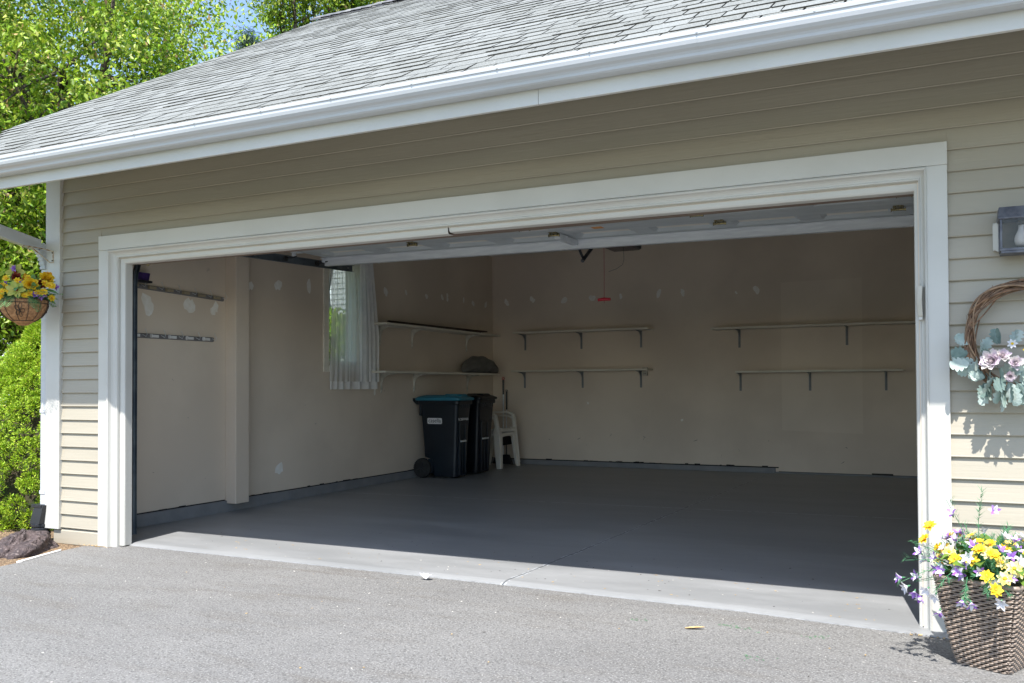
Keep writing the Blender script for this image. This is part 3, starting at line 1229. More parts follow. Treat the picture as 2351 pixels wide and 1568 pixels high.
arc = [(.045, .285, z) for z in (.03, 1.0, 2.03)]
for k in range(1, 9):
    a = k / 8 * pi / 2
    arc.append((.045 + .003 * k, .285 + .38 * (1 - cos(a)), 2.04 + .38 * sin(a)))
arc += [(.075, 1.3, 2.43), (.09, 2.2, 2.455), (.10, 3.12, 2.482)]
ctrack(g, arc, 1, lambda i: .55 if i < 8 else 1.0)
tr = g.build('door_track', M_track, G)
g = MB()
g.box(.0, .040, .165, .262, 1.9, 1.93)
g.build('track_flange', M_track, tr)
g = MB()
for yy in (3.04,):
    g.tube([(.1015, yy, 2.482), (.1045, yy, 2.482)], .006, 8)
g.build('track_slot', M_sticker, tr)
g = MB()
ctrack(g, [(5.855 - x + .0, y, z - .03 if z > 2.3 else z) for x, y, z in arc], -1)
g.build('door_track', M_track, G)
proto = None
for yy, zz in ((1.55, 2.437), (2.02, 2.450), (2.50, 2.463)):
    if proto is None:
        g = MB()
        g.tube([(.109, yy, zz), (.127, yy, zz)], .025, 14)
        g.tube([(.12, yy, zz), (.25, yy, zz + .012)], .006, 8)
        proto = g.build('roller', M_rubber, door)
        y0_, z0_ = yy, zz
    else:
        c = proto.copy()
        COL.objects.link(c)
        c.parent = door
        c.location = (0, yy - y0_, zz - z0_)
for yy in (1.55, 2.02, 2.48):
    g = MB()
    g.box(.215, .285, yy - .05, yy + .05, DZ + .035, DZ + .044)
    g.box(.215, .22, yy - .03, yy + .03, DZ + .0, DZ + .044)
    g.build('roller_bracket', M_steel, door)
# torsion shaft and drum just above the head, left end peeks below the header
g = MB()
g.tube([(.13, .27, 2.26), (5.8, .27, 2.26)], .0125, 10)
g.tube([(.15, .27, 2.26), (.21, .27, 2.26)], [.05, .055], 16)
g.tube([(.10, .24, 2.18), (.26, .25, 2.20)], .014, 8)
g.tube([(.24, .25, 2.17), (.30, .25, 2.20)], [.02, .012], 8)
g.build('torsion_shaft', M_brass, G)

# ------------------------------------------------------------------ door opener
OP = thing('door_opener', 'dark ceiling mounted garage door opener with a red release cord', 'door opener', (2.97, 3.75, 2.52))
g = MB()
g.box(2.83, 3.14, 3.50, 3.85, 2.578, 2.72)
g.build('motor_housing', M_black, OP, bevel=.012)
g = MB()
g.box(2.85, 3.12, 3.51, 3.84, 2.571, 2.579)
g.build('housing_cover', mat('taupe_cover', (.16, .12, .10), .6, var=(.13, .10, .085), vscale=9), OP)
g = MB()
g.box(2.95, 2.99, .2, 3.46, 2.60, 2.63)
g.build('rail', M_track, OP)
g = MB()
g.box(2.86, 2.89, 3.60, 3.604, 2.71, 3.2)
g.build('hanger_strap', M_steel, OP)
g = MB()
g.box(3.07, 3.10, 3.60, 3.604, 2.71, 3.2)
g.build('hanger_strap', M_steel, OP)
g = MB()
g.tube([(2.965, 2.53, 2.455), (2.972, 2.60, 2.38), (2.975, 2.66, 2.335)], .013, 6)
g.tube([(2.985, 2.60, 2.31), (2.985, 2.84, 2.46), (2.975, 3.0, 2.61)], .017, 6)
g.box(2.965, 2.99, 2.96, 3.04, 2.585, 2.62)
g.build('pull_arm', M_black, OP)
g = MB()
g.tube([(2.97, 3.2, 2.60), (2.972, 3.2, 2.30), (2.97, 3.2, 2.03)], .0022, 6)
g.tube([(2.97, 3.2, 2.01), (2.97, 3.2, 1.985)], .002, 6)
g.build('release_cord', M_red, OP)
g = MB()
g.tube([(2.908, 3.2, 2.018), (2.97, 3.2, 2.024), (3.032, 3.2, 2.018)], [.014, .0165, .014], 10)
g.build('cord_handle', M_red, OP)
g = MB()
g.tube([(3.03, 3.6, 2.57), (3.035, 3.6, 2.45), (3.02, 3.6, 2.40), (2.96, 3.59, 2.36), (2.88, 3.58, 2.335)], .0018, 5)
g.build('antenna_wire', M_black, OP)

# ------------------------------------------------------------------ shelves


def bracket_mesh(kind):
    """pressed L bracket at the origin: wall plane at x=0, arm towards +x, plate down."""
    g = MB()
    n = 7
    g.box(0, .004, -.015, .015, -.24, 0)
    g.box(0, .22, -.015, .015, -.004, 0)
    # gusset web with a curved edge
    pts = [(0, 0, -.0), (.21, 0, -.004)]
    for k in range(n + 1):
        t_ = k / n
        x = .20 * (1 - t_) ** 2.4 + .016 * t_
        z_ = -.012 - .20 * t_ ** 2.2
        pts.append((x, 0, z_))
    pts.append((0, 0, -.225))
    for yy in (-.005, .005):
        g.add([(x, yy, z_) for x, _, z_ in pts], [tuple(range(len(pts)))])
    m_ = len(pts)
    g.add([(x, -.005, z_) for x, _, z_ in pts] + [(x, .005, z_) for x, _, z_ in pts],
          [(i, (i + 1) % m_, (i + 1) % m_ + m_, i + m_) for i in range(m_)])
    return g


def shelf(label, c, length, depth, z, rot, marks, bm, thick=.026, sag=0):
    """board centred on c along its wall; rot=0: wall at x=0 facing +x, board runs along y."""
    t = thing('wall_shelf', label, 'shelf', (c[0], c[1], z), 'painted board shelves on wall brackets', rot)
    g = MB()
    g.box(.002, depth, -length / 2, length / 2, -thick, 0)
    b = g.build('board', M_shelf, None, bevel=.003)
    b.parent = t
    pr = None
    for m_ in marks:
        if pr is None:
            pr = bracket_mesh(0).build('bracket', bm)
            pr.parent = t
            pr.location = (0, m_, -thick)
        else:
            q = pr.copy()
            COL.objects.link(q)
            q.parent = t
            q.location = (0, m_, -thick)
    return t


# left wall (board runs along y)
shelf('upper board shelf on the left wall beside the curtain, dark planks on it', (XL, 5.55), 3.0, .27, 1.972, 0, [-1.25, -.52, .94], M_bracket)
shelf('lower board shelf on the left wall beside the curtain, grey cover on it', (XL, 5.53), 3.0, .27, 1.392, 0, [-1.2, -.455, .98], M_bracket)
# back wall: rotate so that the arm points to -y  (local y -> world x)
R_ = -pi / 2
shelf('upper board shelf on the back wall nearest the corner, above the outlet', (1.16, YB), 2.09, .28, 2.010, R_, [-.965, -.055, .855], M_bracket_g)
shelf('lower board shelf on the back wall ending at the beige outlet', (1.14, YB), 2.10, .28, 1.440, R_, [-.955, -.02, .87], M_bracket_g)
shelf('longest board shelf on the back wall, upper one at the right', (4.55, YB), 2.95, .28, 1.975, R_, [-1.15, .22, 1.3], M_bracket_g)
shelf('lower board shelf on the back wall, at the right of the opening', (4.42, YB), 2.05, .28, 1.390, R_, [-1.01, -.11, .81], M_bracket_g)

# dark planks lying on the upper left shelf
P0 = thing('stained_plank', 'dark brown stained plank lying flat on upper left shelf', 'plank', (-.22, 5.5, 1.973), 'dark planks on the upper left shelf')
g = MB()
g.box(-.30, -.17, 4.30, 6.60, 1.9745, 1.992)
g.build('plank', M_plank, P0, bevel=.002)
P1 = thing('stained_plank', 'narrower dark plank stacked on top of the other on upper left shelf', 'plank', (-.22, 5.5, 1.992), 'dark planks on the upper left shelf')
g = MB()
g.add([(-.33, 4.42, 1.994), (-.24, 4.32, 1.994), (-.13, 6.72, 1.994), (-.22, 6.74, 1.994), (-.33, 4.42, 2.016), (-.24, 4.32, 2.016), (-.13, 6.72, 2.012),
       (-.22, 6.74, 2.012)], [(0, 3, 2, 1), (4, 5, 6, 7), (0, 1, 5, 4), (1, 2, 6, 5), (2, 3, 7, 6), (3, 0, 4, 7)])
g.build('plank', M_plank, P1, bevel=.002)

# crumpled grey cover on the lower left shelf
rb = random.Random(5)
g = MB()
nu, nv = 40, 20
rings = []
for j in range(nv + 1):
    v = j / nv
    yy = -.52 + 1.04 * v
    env = math.sin(pi * min(max(v, .0), 1)) ** .5 if 0 < v < 1 else .03
    hh = .25 * env * (1.0 - .25 * max(0, v - .3))
    ww = .15 * env
    ring = []
    for i in range(nu):
        a = 2 * pi * i / nu
        f = 1 + .10 * sin(3 * a + 9 * v) + .07 * sin(7 * a - 14 * v) + .05 * sin(13 * a + 30 * v) + rb.uniform(-.02, .02)
        x = ww * cos(a) * f
        z_ = max(0.004, hh * .5 + hh * .5 * sin(a) * f)
        if v > .78:
            z_ *= 1 - (v - .78) * 2.6
        ring.append((x - .20, 6.62 + yy, 1.396 + max(z_, .003)))
    rings.append(ring)
g.loft(rings)
bag = g.build('folded_cover', M_bag, at=(-.2, 6.62, 1.394), smooth=True, sub=1)
tag(bag, 'crumpled grey fabric cover bundled on the lower left shelf', 'fabric cover')

# ------------------------------------------------------------------ tool racks on the left wall


def rack(label, y0, y1, z0, z1, clipm, n):
    t = thing('tool_rack', label, 'tool rack', (XL, (y0 + y1) / 2, (z0 + z1) / 2), 'spring clip tool racks on the left wall')
    g = MB()
    h = .021
    vs = []
    for y, z in ((y0, z0), (y1, z1)):
        vs += [(XL + .001, y, z - h), (XL + .001, y, z + h), (XL + .016, y, z + h * .8), (XL + .016, y, z - h * .8)]
    g.add(vs, [(0, 1, 5, 4), (1, 2, 6, 5), (2, 3, 7, 6), (3, 0, 4, 7), (0, 3, 2, 1), (4, 5, 6, 7)])
    g.build('rail', M_rack, t)
    pr = None
    for k in range(n):
        f = (k + .5) / n
        y = y0 + (y1 - y0) * f
        z = z0 + (z1 - z0) * f
        if pr is None:
            g = MB()
            g.box(XL + .0165, XL + .026, y - .045, y + .045, z - .012, z + .012)
            g.box(XL + .026, XL + .05, y - .05, y - .045, z - .016, z + .016)
            pr = g.build('clip_tab', clipm, t, bevel=.001)
            ya, za = y, z
            g = MB()
            g.tube([(XL + .02, y + .075, z + .01), (XL + .06, y + .078, z - .01), (XL + .065, y + .085, z + .012), (XL + .03, y + .095, z + .06)], .0022, 5)
            pw = g.build('spring_wire', M_steel, t)
        else:
            for q in (pr, pw):
                c = q.copy()
                COL.objects.link(c)
                c.parent = t
                c.location = (0, y - ya, z - za)
    return t


rack('upper steel tool rack with tan clips on the left wall', .34, 1.675, 2.085, 2.045, M_tan, 7)
rack('lower steel tool rack with white clips on the left wall', .34, 1.545, 1.648, 1.650, M_sticker, 6)
t = thing('scrub_brush', 'purple bristled brush head resting on the upper tool rack', 'brush', (-.30, .66, 2.10))
g = MB()
g.box(XL + .02, XL + .09, .58, .76, 2.100, 2.118)
g.build('brush_block', M_ink, t, bevel=.004)
g = MB()
for k in range(9):
    a = .59 + k * .018
    g.tube([(XL + .055, a, 2.118), (XL + .055, a + .01 * (k - 4) / 4, 2.185)], [.012, .017], 6)
g.build('bristles', M_purple, t)

# ------------------------------------------------------------------ curtain
CU = thing('curtain', 'grey sheer curtain with a deep hem over the left wall window', 'curtain', (XL + .06, 3.65, 2.7))
g = MB()
vs, fs = [], []
nz_, ny_ = 34, 190
zt, zb = 2.72, 1.262
for j in range(nz_ + 1):
    v = j / nz_
    z = zt + (zb - zt) * v
    ya = 3.235 + .015 * sin(v * 4)
    yb = 4.05 + .13 * min(1, v * 1.6) + .01 * sin(v * 7)
    for i in range(ny_ + 1):
        u = i / ny_
        y = ya + (yb - ya) * u
        ph = 46 * u + 3 * sin(5 * u)
        amp = (.010 if u < .55 else .026) * (.6 + .4 * v)
        x = XL + .065 + amp * sin(ph) + .006 * sin(ph * 2.3 + v * 3)
        vs.append((x, y + .006 * cos(ph), z))
for j in range(nz_):
    for i in range(ny_):
        a = j * (ny_ + 1) + i
        fs.append((a, a + 1, a + ny_ + 2, a + ny_ + 1))
g.add(vs, fs)
g.build('sheer_panel', M_sheer, CU, smooth=True)
# second, gathered thickness over the right part and the hem
M_hem = mat('curtain_hem_fabric', (.86, .86, .85), .9, var=(.80, .80, .80), vscale=12, trans=.35)
g = MB()
vs, fs = [], []
for j in range(5):
    z = 1.262 - .09 * j / 4
    for i in range(ny_ + 1):
        u = i / ny_
        y = 3.235 + .95 * u
        ph = 46 * u + 3 * sin(5 * u)
        amp = .010 if u < .55 else .026
        vs.append((XL + .065 + amp * sin(ph), y + .006 * cos(ph), z))
for j in range(4):
    for i in range(ny_):
        a = j * (ny_ + 1) + i
        fs.append((a, a + 1, a + ny_ + 2, a + ny_ + 1))
g.add(vs, fs)
g.build('hem', M_hem, CU, smooth=True)
g = MB()
vs, fs = [], []
for j in range(nz_ + 1):
    v = j / nz_
    z = zt + (zb - zt) * v
    ya = 3.78
    yb = 4.02 + .13 * min(1, v * 1.6)
    for i in range(81):
        u = i / 80
        ph = 26 * u
        vs.append((XL + .085 + .016 * sin(ph), ya + (yb - ya) * u, z))
for j in range(nz_):
    for i in range(80):
        a = j * 81 + i
        fs.append((a, a + 1, a + 82, a + 81))
g.add(vs, fs)
g.build('gathered_panel', M_hem, CU, smooth=True)
g = MB()
g.tube([(XL + .055, 3.12, 2.71), (XL + .055, 4.22, 2.71)], .008, 8)
g.build('curtain_rod', M_steel, CU)

# ------------------------------------------------------------------ carts


def cart(label, loc, rot, body_m, lid_m, front_text, logo, sc=1.0, hw=.20):
    t = thing('wheeled_bin', label, 'wheeled bin', loc, 'wheeled refuse bins by the corner', rot)
    L2 = .27

    def put(g, name, m, **k):
        o = g.build(name, m, None, **k)
        o.parent = t
        return o
    # body: front face leans, lower part steps in at the front
    g = MB()
    rings = []
    for z, xf, xb, w, r in ((.02, .215, -.13, hw * .80, .05), (.10, .225, -.135, hw * .83, .05), (.235, .232, -.15, hw * .86, .05), (.27, .234, -.255, hw * .865, .05), (.40, .24, -.262, hw * .88, .05),
                            (.66, .252, -.278, hw * .93, .045), (.93, .268, -.292, hw * .985, .04), (.955, .27, -.294, hw * 1.0, .035)):
        rings.append(rrect((xf - xb) / 2, w, r, z, (xf + xb) / 2, 0))
    g.loft(rings)
    body = put(g, 'body', body_m, smooth=False)
    for p in body.data.polygons:
        p.use_smooth = True
    body.data.set_sharp_from_angle(angle=radians(50)) if hasattr(body.data, 'set_sharp_from_angle') else None
    # rim
    g = MB()
    g.loft([rrect(.30, hw + .022, .045, .945, -.015), rrect(.305, hw + .026, .045, .955, -.015), rrect(.305, hw + .026, .045, .992, -.015), rrect(.298, hw + .02, .045, 1.0, -.015)])
    for k in range(5):
        yy = -hw * .6 + k * hw * .3
        g.box(.283, .296, yy - .004, yy + .004, .90, .95)
    g.box(-.31, -.282, -hw * .95, hw * .95, .80, .95)
    put(g, 'rim', body_m, bevel=.004)
    # lift recess and metal bar on the front
    g = MB()
    g.box(.205, .262, -hw * .62, -hw * .52, .04, .70)
    g.box(.205, .262, hw * .20, hw * .30, .04, .70)
    g.box(.205, .268, -hw * .62, hw * .30, .69, .72)
    g.box(.20, .25, -hw * .15, -hw * .12, .04, .60)
    put(g, 'front_rib', body_m, bevel=.006)
    g = MB()
    g.tube([(.262, -hw * .55, .475), (.262, hw * .25, .475)], .011, 8)
    put(g, 'lift_bar', M_steel)
    # lid
    g = MB()
    rings = [rrect(.335, hw + .035, .05, .998, -.025), rrect(.34, hw + .04, .05, 1.006, -.025), rrect(.34, hw + .04, .05, 1.028, -.025),
             rrect(.30, hw + .01, .06, 1.050, -.03), rrect(.22, hw - .06, .06, 1.068, -.04)]
    g.loft(rings)
    lid = put(g, 'lid', lid_m, bevel=.003)
    g = MB()
    g.loft([rrect(.13, hw * .62, .04, 1.045, .15), rrect(.12, hw * .55, .04, 1.075, .14), rrect(.11, hw * .5, .04, 1.080, .135)])
    o = g.build('lid_ridge', lid_m, None, bevel=.004)
    o.parent = lid
    # handle at the back
    g = MB()
    g.tube([(-.30, -hw * .8, .955), (-.37, -hw * .85, .985), (-.41, -hw * .8, 1.01)], .017, 8)
    g.tube([(-.30, hw * .8, .955), (-.37, hw * .85, .985), (-.41, hw * .8, 1.01)], .017, 8)
    g.tube([(-.41, -hw * .98, 1.012), (-.41, hw * .98, 1.012)], .020, 10)
    g.loft([rrect(.045, hw * .95, .02, .945, -.32), rrect(.07, hw * .98, .02, .995, -.345)])
    put(g, 'handle', body_m)
    # wheels
    for sgn in (-1, 1):
        yy = sgn * (hw * .92)
        g = MB()
        g.tube([(-.262, yy - .028, .125), (-.262, yy - .022, .125), (-.262, yy + .022, .125), (-.262, yy + .028, .125)], [.112, .122, .122, .112], 32)
        for k in range(32):
            a = 2 * pi * k / 32
            cx_, cz_ = -.262 + .122 * cos(a), .125 + .122 * sin(a)
            g.box(-.005, .005, yy - .026, yy + .026, -.004, .004, Matrix.Translation((cx_, 0, cz_)) @ Matrix.Rotation(-a, 4, 'Y'))
        w = put(g, 'wheel', M_rubber)
        g = MB()
        g.tube([(-.262, yy - .031, .125), (-.262, yy + .031, .125)], .03, 12)
        for k in range(6):
            a = 2 * pi * k / 6 + .3
            g.tube([(-.262, yy - .030, .125), (-.262 + .088 * cos(a), yy - .030, .125 + .088 * sin(a))], .006, 5)
        o = g.build('hub', M_black, None)
        o.parent = w
    g = MB()
    g.box(-.20, -.12, -hw * .80, hw * .80, .06, .24)
    g.box(-.24, -.14, -hw * .60, hw * .60, .10, .15)
    g.tube([(-.262, -hw * .88, .125), (-.262, hw * .88, .125)], .010, 8)
    put(g, 'axle', body_m)
    # logo sticker on the side facing the doorway
    yside = -hw * .955 - .003
    tl = Matrix.Translation((-.075, yside + .002, .735)) @ Matrix.Rotation(radians(90 + 4.0), 4, 'X')
    if logo:
        g = MB()
        g.loft([[(x, y, 0) for x, y, z in rrect(.108, .038, .014, 0)], [(x, y, .003) for x, y, z in rrect(.108, .038, .014, 0)]], M=tl)
        st = g.build('side_sticker', M_sticker, None)
        st.parent = t
        g = MB()
        g.loft([[(x - .1 * 0, y, .0032) for x, y, z in rrect(.100, .030, .010, 0)], [(x, y, .0036) for x, y, z in rrect(.100, .030, .010, 0)]], M=tl)
        txt = text_mesh('casella', .078, M_ink, 'lettering', st, tl @ Matrix.Translation((0, .004, .0042)) @ Matrix.Diagonal((.92, 1, 1, 1)))
    fx = Matrix.Translation((.2605, -hw * .10, .775)) @ Matrix.Rotation(radians(90), 4, 'Z') @ Matrix.Rotation(radians(87), 4, 'X')
    text_mesh(front_text[0], front_text[1], M_sticker, 'front_lettering', t, Matrix.Translation((0, front_text[2], front_text[3])) @ fx)
    return t


cart('navy wheeled bin with teal lid and white side sticker', (.045, 5.225, .023), .0, M_navy, M_teal, ('NC00RW608', .046, 0, -.02), True, hw=.178)
cart('all dark navy wheeled bin standing behind the teal lidded one', (.035, 5.86, .026), .0, M_navy2, M_navy2, ('2013', .066, -.03, .10), True, hw=.222)


# ------------------------------------------------------------------ chairs


def chair_mesh_parts(t):
    SH = .515        # seat height at the front
    hw = .25

    def put(g, name, **k):
        o = g.build(name, M_chair, None, **k)
        o.parent = t
        return o

    def strip(g, P, w, th, side):
        """flat ribbon along P: w(i) across `side`, th thick."""
        rings = []
        P = [Vector(p) for p in P]
        for i, p in enumerate(P):
            d = (P[min(i + 1, len(P) - 1)] - P[max(i - 1, 0)]).normalized()
            s = Vector(side)
            n_ = d.cross(s).normalized()
            s = n_.cross(d).normalized()
            ww = w[i] if isinstance(w, (list, tuple)) else w
            rings.append([p + s * ww + n_ * th, p + s * ww - n_ * th, p - s * ww - n_ * th, p - s * ww + n_ * th])
        g.loft(rings)
    # seat: dished slab with front roll; +x is the front
    g = MB()
    vs, fs = [], []
    nx_, ny_ = 12, 10
    for lay in (0, 1):
        for i in range(nx_ + 1):
            for j in range(ny_ + 1):
                u = i / nx_
                v = j / ny_ * 2 - 1
                x = -.20 + .42 * u
                w = hw * (.86 + .14 * u)
                z = SH - .035 * (1 - u) - .012 * (1 - v * v) * sin(pi * u) - (.02 * max(0, u - .85) / .15) - lay * .008
                vs.append((x, v * w, z))
    st = (nx_ + 1) * (ny_ + 1)
    for lay in (0, 1):
        for i in range(nx_):
            for j in range(ny_):
                a = lay * st + i * (ny_ + 1) + j
                q = (a, a + ny_ + 1, a + ny_ + 2, a + 1)
                fs.append(q if lay == 0 else tuple(reversed(q)))
    g.add(vs, fs)
    # skirt with an arch between the front legs and along the sides
    n = 14
    for (A, B, dr) in (((.222, -hw, SH - .02), (.222, hw, SH - .02), 0), ((.21, -hw, SH - .02), (-.20, -hw * .86, SH - .05), 1),
                       ((.21, hw, SH - .02), (-.20, hw * .86, SH - .05), 1)):
        A, B = Vector(A), Vector(B)
        up, lo = [], []
        for k in range(n + 1):
            u = k / n
            p = A.lerp(B, u)
            dep = .060 + .045 * (abs(2 * u - 1) ** 3)
            up.append(p + Vector((0, 0, .018)))
            lo.append(p - Vector((0, 0, dep - .02)))
        off = Vector((.006, 0, 0)) if dr == 0 else Vector((0, .006, 0))
        vs = up + lo + [p - off for p in up] + [p - off for p in lo]
        m_ = n + 1
        fs = []
        for k in range(n):
            fs += [(k, k + 1, m_ + k + 1, m_ + k), (2 * m_ + k, 3 * m_ + k, 3 * m_ + k + 1, 2 * m_ + k + 1), (m_ + k, m_ + k + 1, 3 * m_ + k + 1, 3 * m_ + k),
                   (k, 2 * m_ + k, 2 * m_ + k + 1, k + 1)]
        g.add(vs, fs)
    put(g, 'seat', smooth=True)
    # legs: L-section tapered
    for sx, sy, bx, by, tz in ((1, -1, .245, .265, SH + .01), (1, 1, .245, .305, SH + .01), (-1, -1, .275, .245, SH - .03), (-1, 1, .275, .245, SH - .03)):
        g = MB()
        tx, ty = (.215 if sx > 0 else .205) * sx, hw * (1 if sx > 0 else .87) * sy
        bx, by = bx * sx, by * sy
        for (ax, ay) in ((1, 0), (0, 1)):
            rings = []
            for k in range(6):
                u = k / 5
                x = tx + (bx - tx) * u
                y = ty + (by - ty) * u
                z = tz * (1 - u)
                w = .085 * (1 - u) ** .8 + .05 * u + .01
                th = .005
                if ax:
                    c = [(x, y - th * sy, z), (x, y + th * sy, z), (x - sx * w, y + th * sy * .5, z), (x - sx * w, y - th * sy, z)]
                else:
                    c = [(x - th * sx, y, z), (x + th * sx, y, z), (x + th * sx * .5, y - sy * w, z), (x - th * sx, y - sy * w, z)]
                rings.append(c)
            g.loft(rings)
        # fluted rib on the corner
        g.tube([(tx, ty, tz), (bx, by, 0.0)], [.012, .012], 8)
        put(g, 'leg', bevel=.002)
    # armrests: rise from the front leg top, bend back to the backrest
    for sy in (-1, 1):
        g = MB()
        P = [(.20, hw * sy, SH - .02), (.185, (hw + .012) * sy, SH + .10), (.165, (hw + .018) * sy, SH + .19), (.135, (hw + .02) * sy, SH + 0.205),
             (.08, (hw + .02) * sy, SH + 0.222), (-.05, (hw + .018) * sy, SH + 0.222), (-.16, (hw + .008) * sy, SH + 0.220), (-.25, (hw - .02) * sy, SH + 0.215)]
        rings = []
        Pv = [Vector(p) for p in P]
        for i, p in enumerate(Pv):
            d = (Pv[min(i + 1, len(Pv) - 1)] - Pv[max(i - 1, 0)]).normalized()
            s = Vector((0, 1, 0))
            n_ = d.cross(s).normalized()
            ww = [.020, .026, .032, .034, .030, .026, .024, .022][i]
            th = [.022, .020, .018, .016, .013, .012, .012, .012][i]
            rings.append([p + s * ww + n_ * th, p + s * ww - n_ * th, p - s * ww - n_ * th, p - s * ww + n_ * th])
        g.loft(rings)
        put(g, 'armrest', bevel=.006, seg=3)
    # backrest with vertical slots
    g = MB()
    nb = 9
    for k in range(nb):
        v = (k / (nb - 1)) * 2 - 1
        y = v * hw * .8
        bow = -.03 * (1 - v * v)
        g.tube([(-.20 + bow, y, SH - .04), (-.25 + bow, y * 1.02, SH + .18), (-.29 + bow, y * 1.02, SH + .36)], [.013, .012, .011], 6)
    pts = []
    for k in range(13):
        v = k / 12 * 2 - 1
        pts.append((-.295 - .03 * (1 - v * v), v * hw * .9, SH + .385 - .07 * abs(v) ** 3))
    strip(g, pts, .03, .008, (0, 0, 1))
    for sy in (-1, 1):
        g.tube([(-.20, sy * hw * .87, SH - .04), (-.26, sy * hw * .93, SH + .22), (-.295, sy * hw * .9, SH + .325)], [.02, .018, .018], 8)
    put(g, 'backrest', smooth=False)


C1 = thing('stacking_chair', 'white resin armchair at the bottom of the two chair stack', 'chair', (-.02, 6.72, .030), 'stacked white resin armchairs', -.045)
chair_mesh_parts(C1)
C2 = C1.copy()
COL.objects.link(C2)
C2.location = (-.02, 6.72, .082)
C2['label'] = 'white resin armchair resting on top of the other, by the bins'
for ch in list(C1.children):
    c = ch.copy()
    COL.objects.link(c)
    c.parent = C2

# ------------------------------------------------------------------ broom and dustpan
t = thing('broom', 'upright broom with black grip and red hanging ring in the corner', 'broom', (-.14, 7.22, 0))
g = MB()
g.tube([(-.145, 7.24, .16), (-.14, 7.25, 1.12)], .010, 8)
g.build('handle', M_steel, t)
g = MB()
g.tube([(-.14, 7.25, 1.08), (-.142, 7.252, 1.30)], [.014, .016], 8)
g.build('grip', M_black, t)
g = MB()
g.tube([(-.142 + .018 * cos(a * pi / 6), 7.252, 1.322 + .018 * sin(a * pi / 6)) for a in range(13)], .006, 6)
g.build('hanging_ring', M_red, t)
g = MB()
g.loft([[(-.145 + a * .10, 7.24 + b * .02, .17) for a, b in ((-1, -1), (1, -1), (1, 1), (-1, 1))],
        [(-.145 + a * .17, 7.24 + b * .035, .0) for a, b in ((-1, -1), (1, -1), (1, 1), (-1, 1))]])
g.build('bristles', M_black, t)
t = thing('dustpan', 'long handled black dustpan standing beside the broom', 'dustpan', (-.09, 7.24, 0))
g = MB()
g.tube([(-.10, 7.26, .45), (-.095, 7.27, 1.10)], .007, 8)
g.build('handle', M_steel, t)
g = MB()
g.tube([(-.095, 7.27, .85), (-.095, 7.27, 1.12)], .012, 8)
g.tube([(-.095 + .014 * cos(a * pi / 6), 7.27, 1.135 + .014 * sin(a * pi / 6)) for a in range(13)], .004, 6)
g.build('grip', M_black, t)
g = MB()
g.loft([[(-.11 - .03, 7.24, .50), (.02, 7.24, .50), (.02, 7.29, .50), (-.14, 7.29, .50)], [(-.19, 7.20, .30), (.06, 7.20, .34), (.06, 7.30, .34), (-.19, 7.30, .30)]])
g.tube([(-.10, 7.27, .32), (-.10, 7.27, .0)], .008, 6)
g.box(-.20, .07, 7.19, 7.29, .0, .02)
g.build('pan', M_black, t, bevel=.004)

# ------------------------------------------------------------------ wall lamp on the right
t = thing('wall_lantern', 'pewter box wall lantern with a bare bulb behind glass', 'wall lamp', (6.2, 0, 1.9))
lx0, lx1 = 6.113, 6.293
yf, ybk = -.135, -.02
g = MB()
g.loft([[(lx0 - .006, yf - .006, 1.945), (lx1 + .006, yf - .006, 1.945), (lx1 + .006, ybk, 1.945), (lx0 - .006, ybk, 1.945)],
        [(lx0 - .008, yf - .008, 1.952), (lx1 + .008, yf - .008, 1.952), (lx1 + .008, ybk, 1.952), (lx0 - .008, ybk, 1.952)],
        [(lx0 - .002, yf + .02, 2.005), (lx1 + .002, yf + .02, 2.005), (lx1 + .002, ybk, 2.005), (lx0 - .002, ybk, 2.005)]])
g.build('hood', M_pewter, t, bevel=.002)
g = MB()
for x in (lx0, lx1 - .010):
    g.box(x, x + .010, yf, yf + .010, 1.812, 1.945)
    g.box(x, x + .010, ybk - .010, ybk, 1.812, 1.945)
for yy in (yf, ybk - .01):
    g.box(lx0, lx1, yy, yy + .010, 1.800, 1.8115)
g.box(lx0, lx0 + .01, yf + .01, ybk - .01, 1.800, 1.8115)
g.box(lx1 - .01, lx1, yf + .01, ybk - .01, 1.800, 1.8115)
g.box(lx0 + .004, lx1 - .004, yf + .004, ybk, 1.789, 1.800)
g.build('frame', M_pewter, t, bevel=.0015)
g = MB()
g.box(lx0 + .004, lx0 + .007, yf + .011, ybk - .011, 1.812, 1.944)
g.box(lx0 + .011, lx1 - .011, yf + .003, yf + .006, 1.812, 1.944)
g.box(lx1 - .007, lx1 - .004, yf + .011, ybk - .011, 1.812, 1.944)
g.build('glass', M_glass_d, t)
g = MB()
g.box(lx0 + .011, lx1 - .011, ybk - .013, ybk - .0105, 1.812, 1.944)
g.build('back_panel', M_lampin, t)
g = MB()
bx_, by_ = 6.205, -.072
prof = [(.0135, 1.925), (.0140, 1.905), (.018, 1.893), (.026, 1.876), (.0305, 1.860), (.030, 1.845), (.026, 1.833), (.018, 1.826), (.004, 1.8235)]
g.loft([[(bx_ + r * cos(k * pi / 10), by_ + r * sin(k * pi / 10), z) for k in range(20)] for r, z in prof])
g.build('bulb', M_bulb, t, smooth=True)
g = MB()
g.tube([(bx_, by_, 1.922), (bx_, by_, 1.946)], .016, 12)
g.build('socket', M_lampin, t)
g = MB()
g.loft([[(6.09, -.004, 1.828), (6.09, -.004, 1.940), (6.09 + .02, -.02, 1.955), (6.09 + .02, -.02, 1.812)],
        [(6.316, -.004, 1.828), (6.316, -.004, 1.940), (6.296, -.02, 1.955), (6.296, -.02, 1.812)]])
g.box(6.092, 6.31, -.006, .03, 1.82, 1.95)
g.build('mounting_block', M_trim, t)

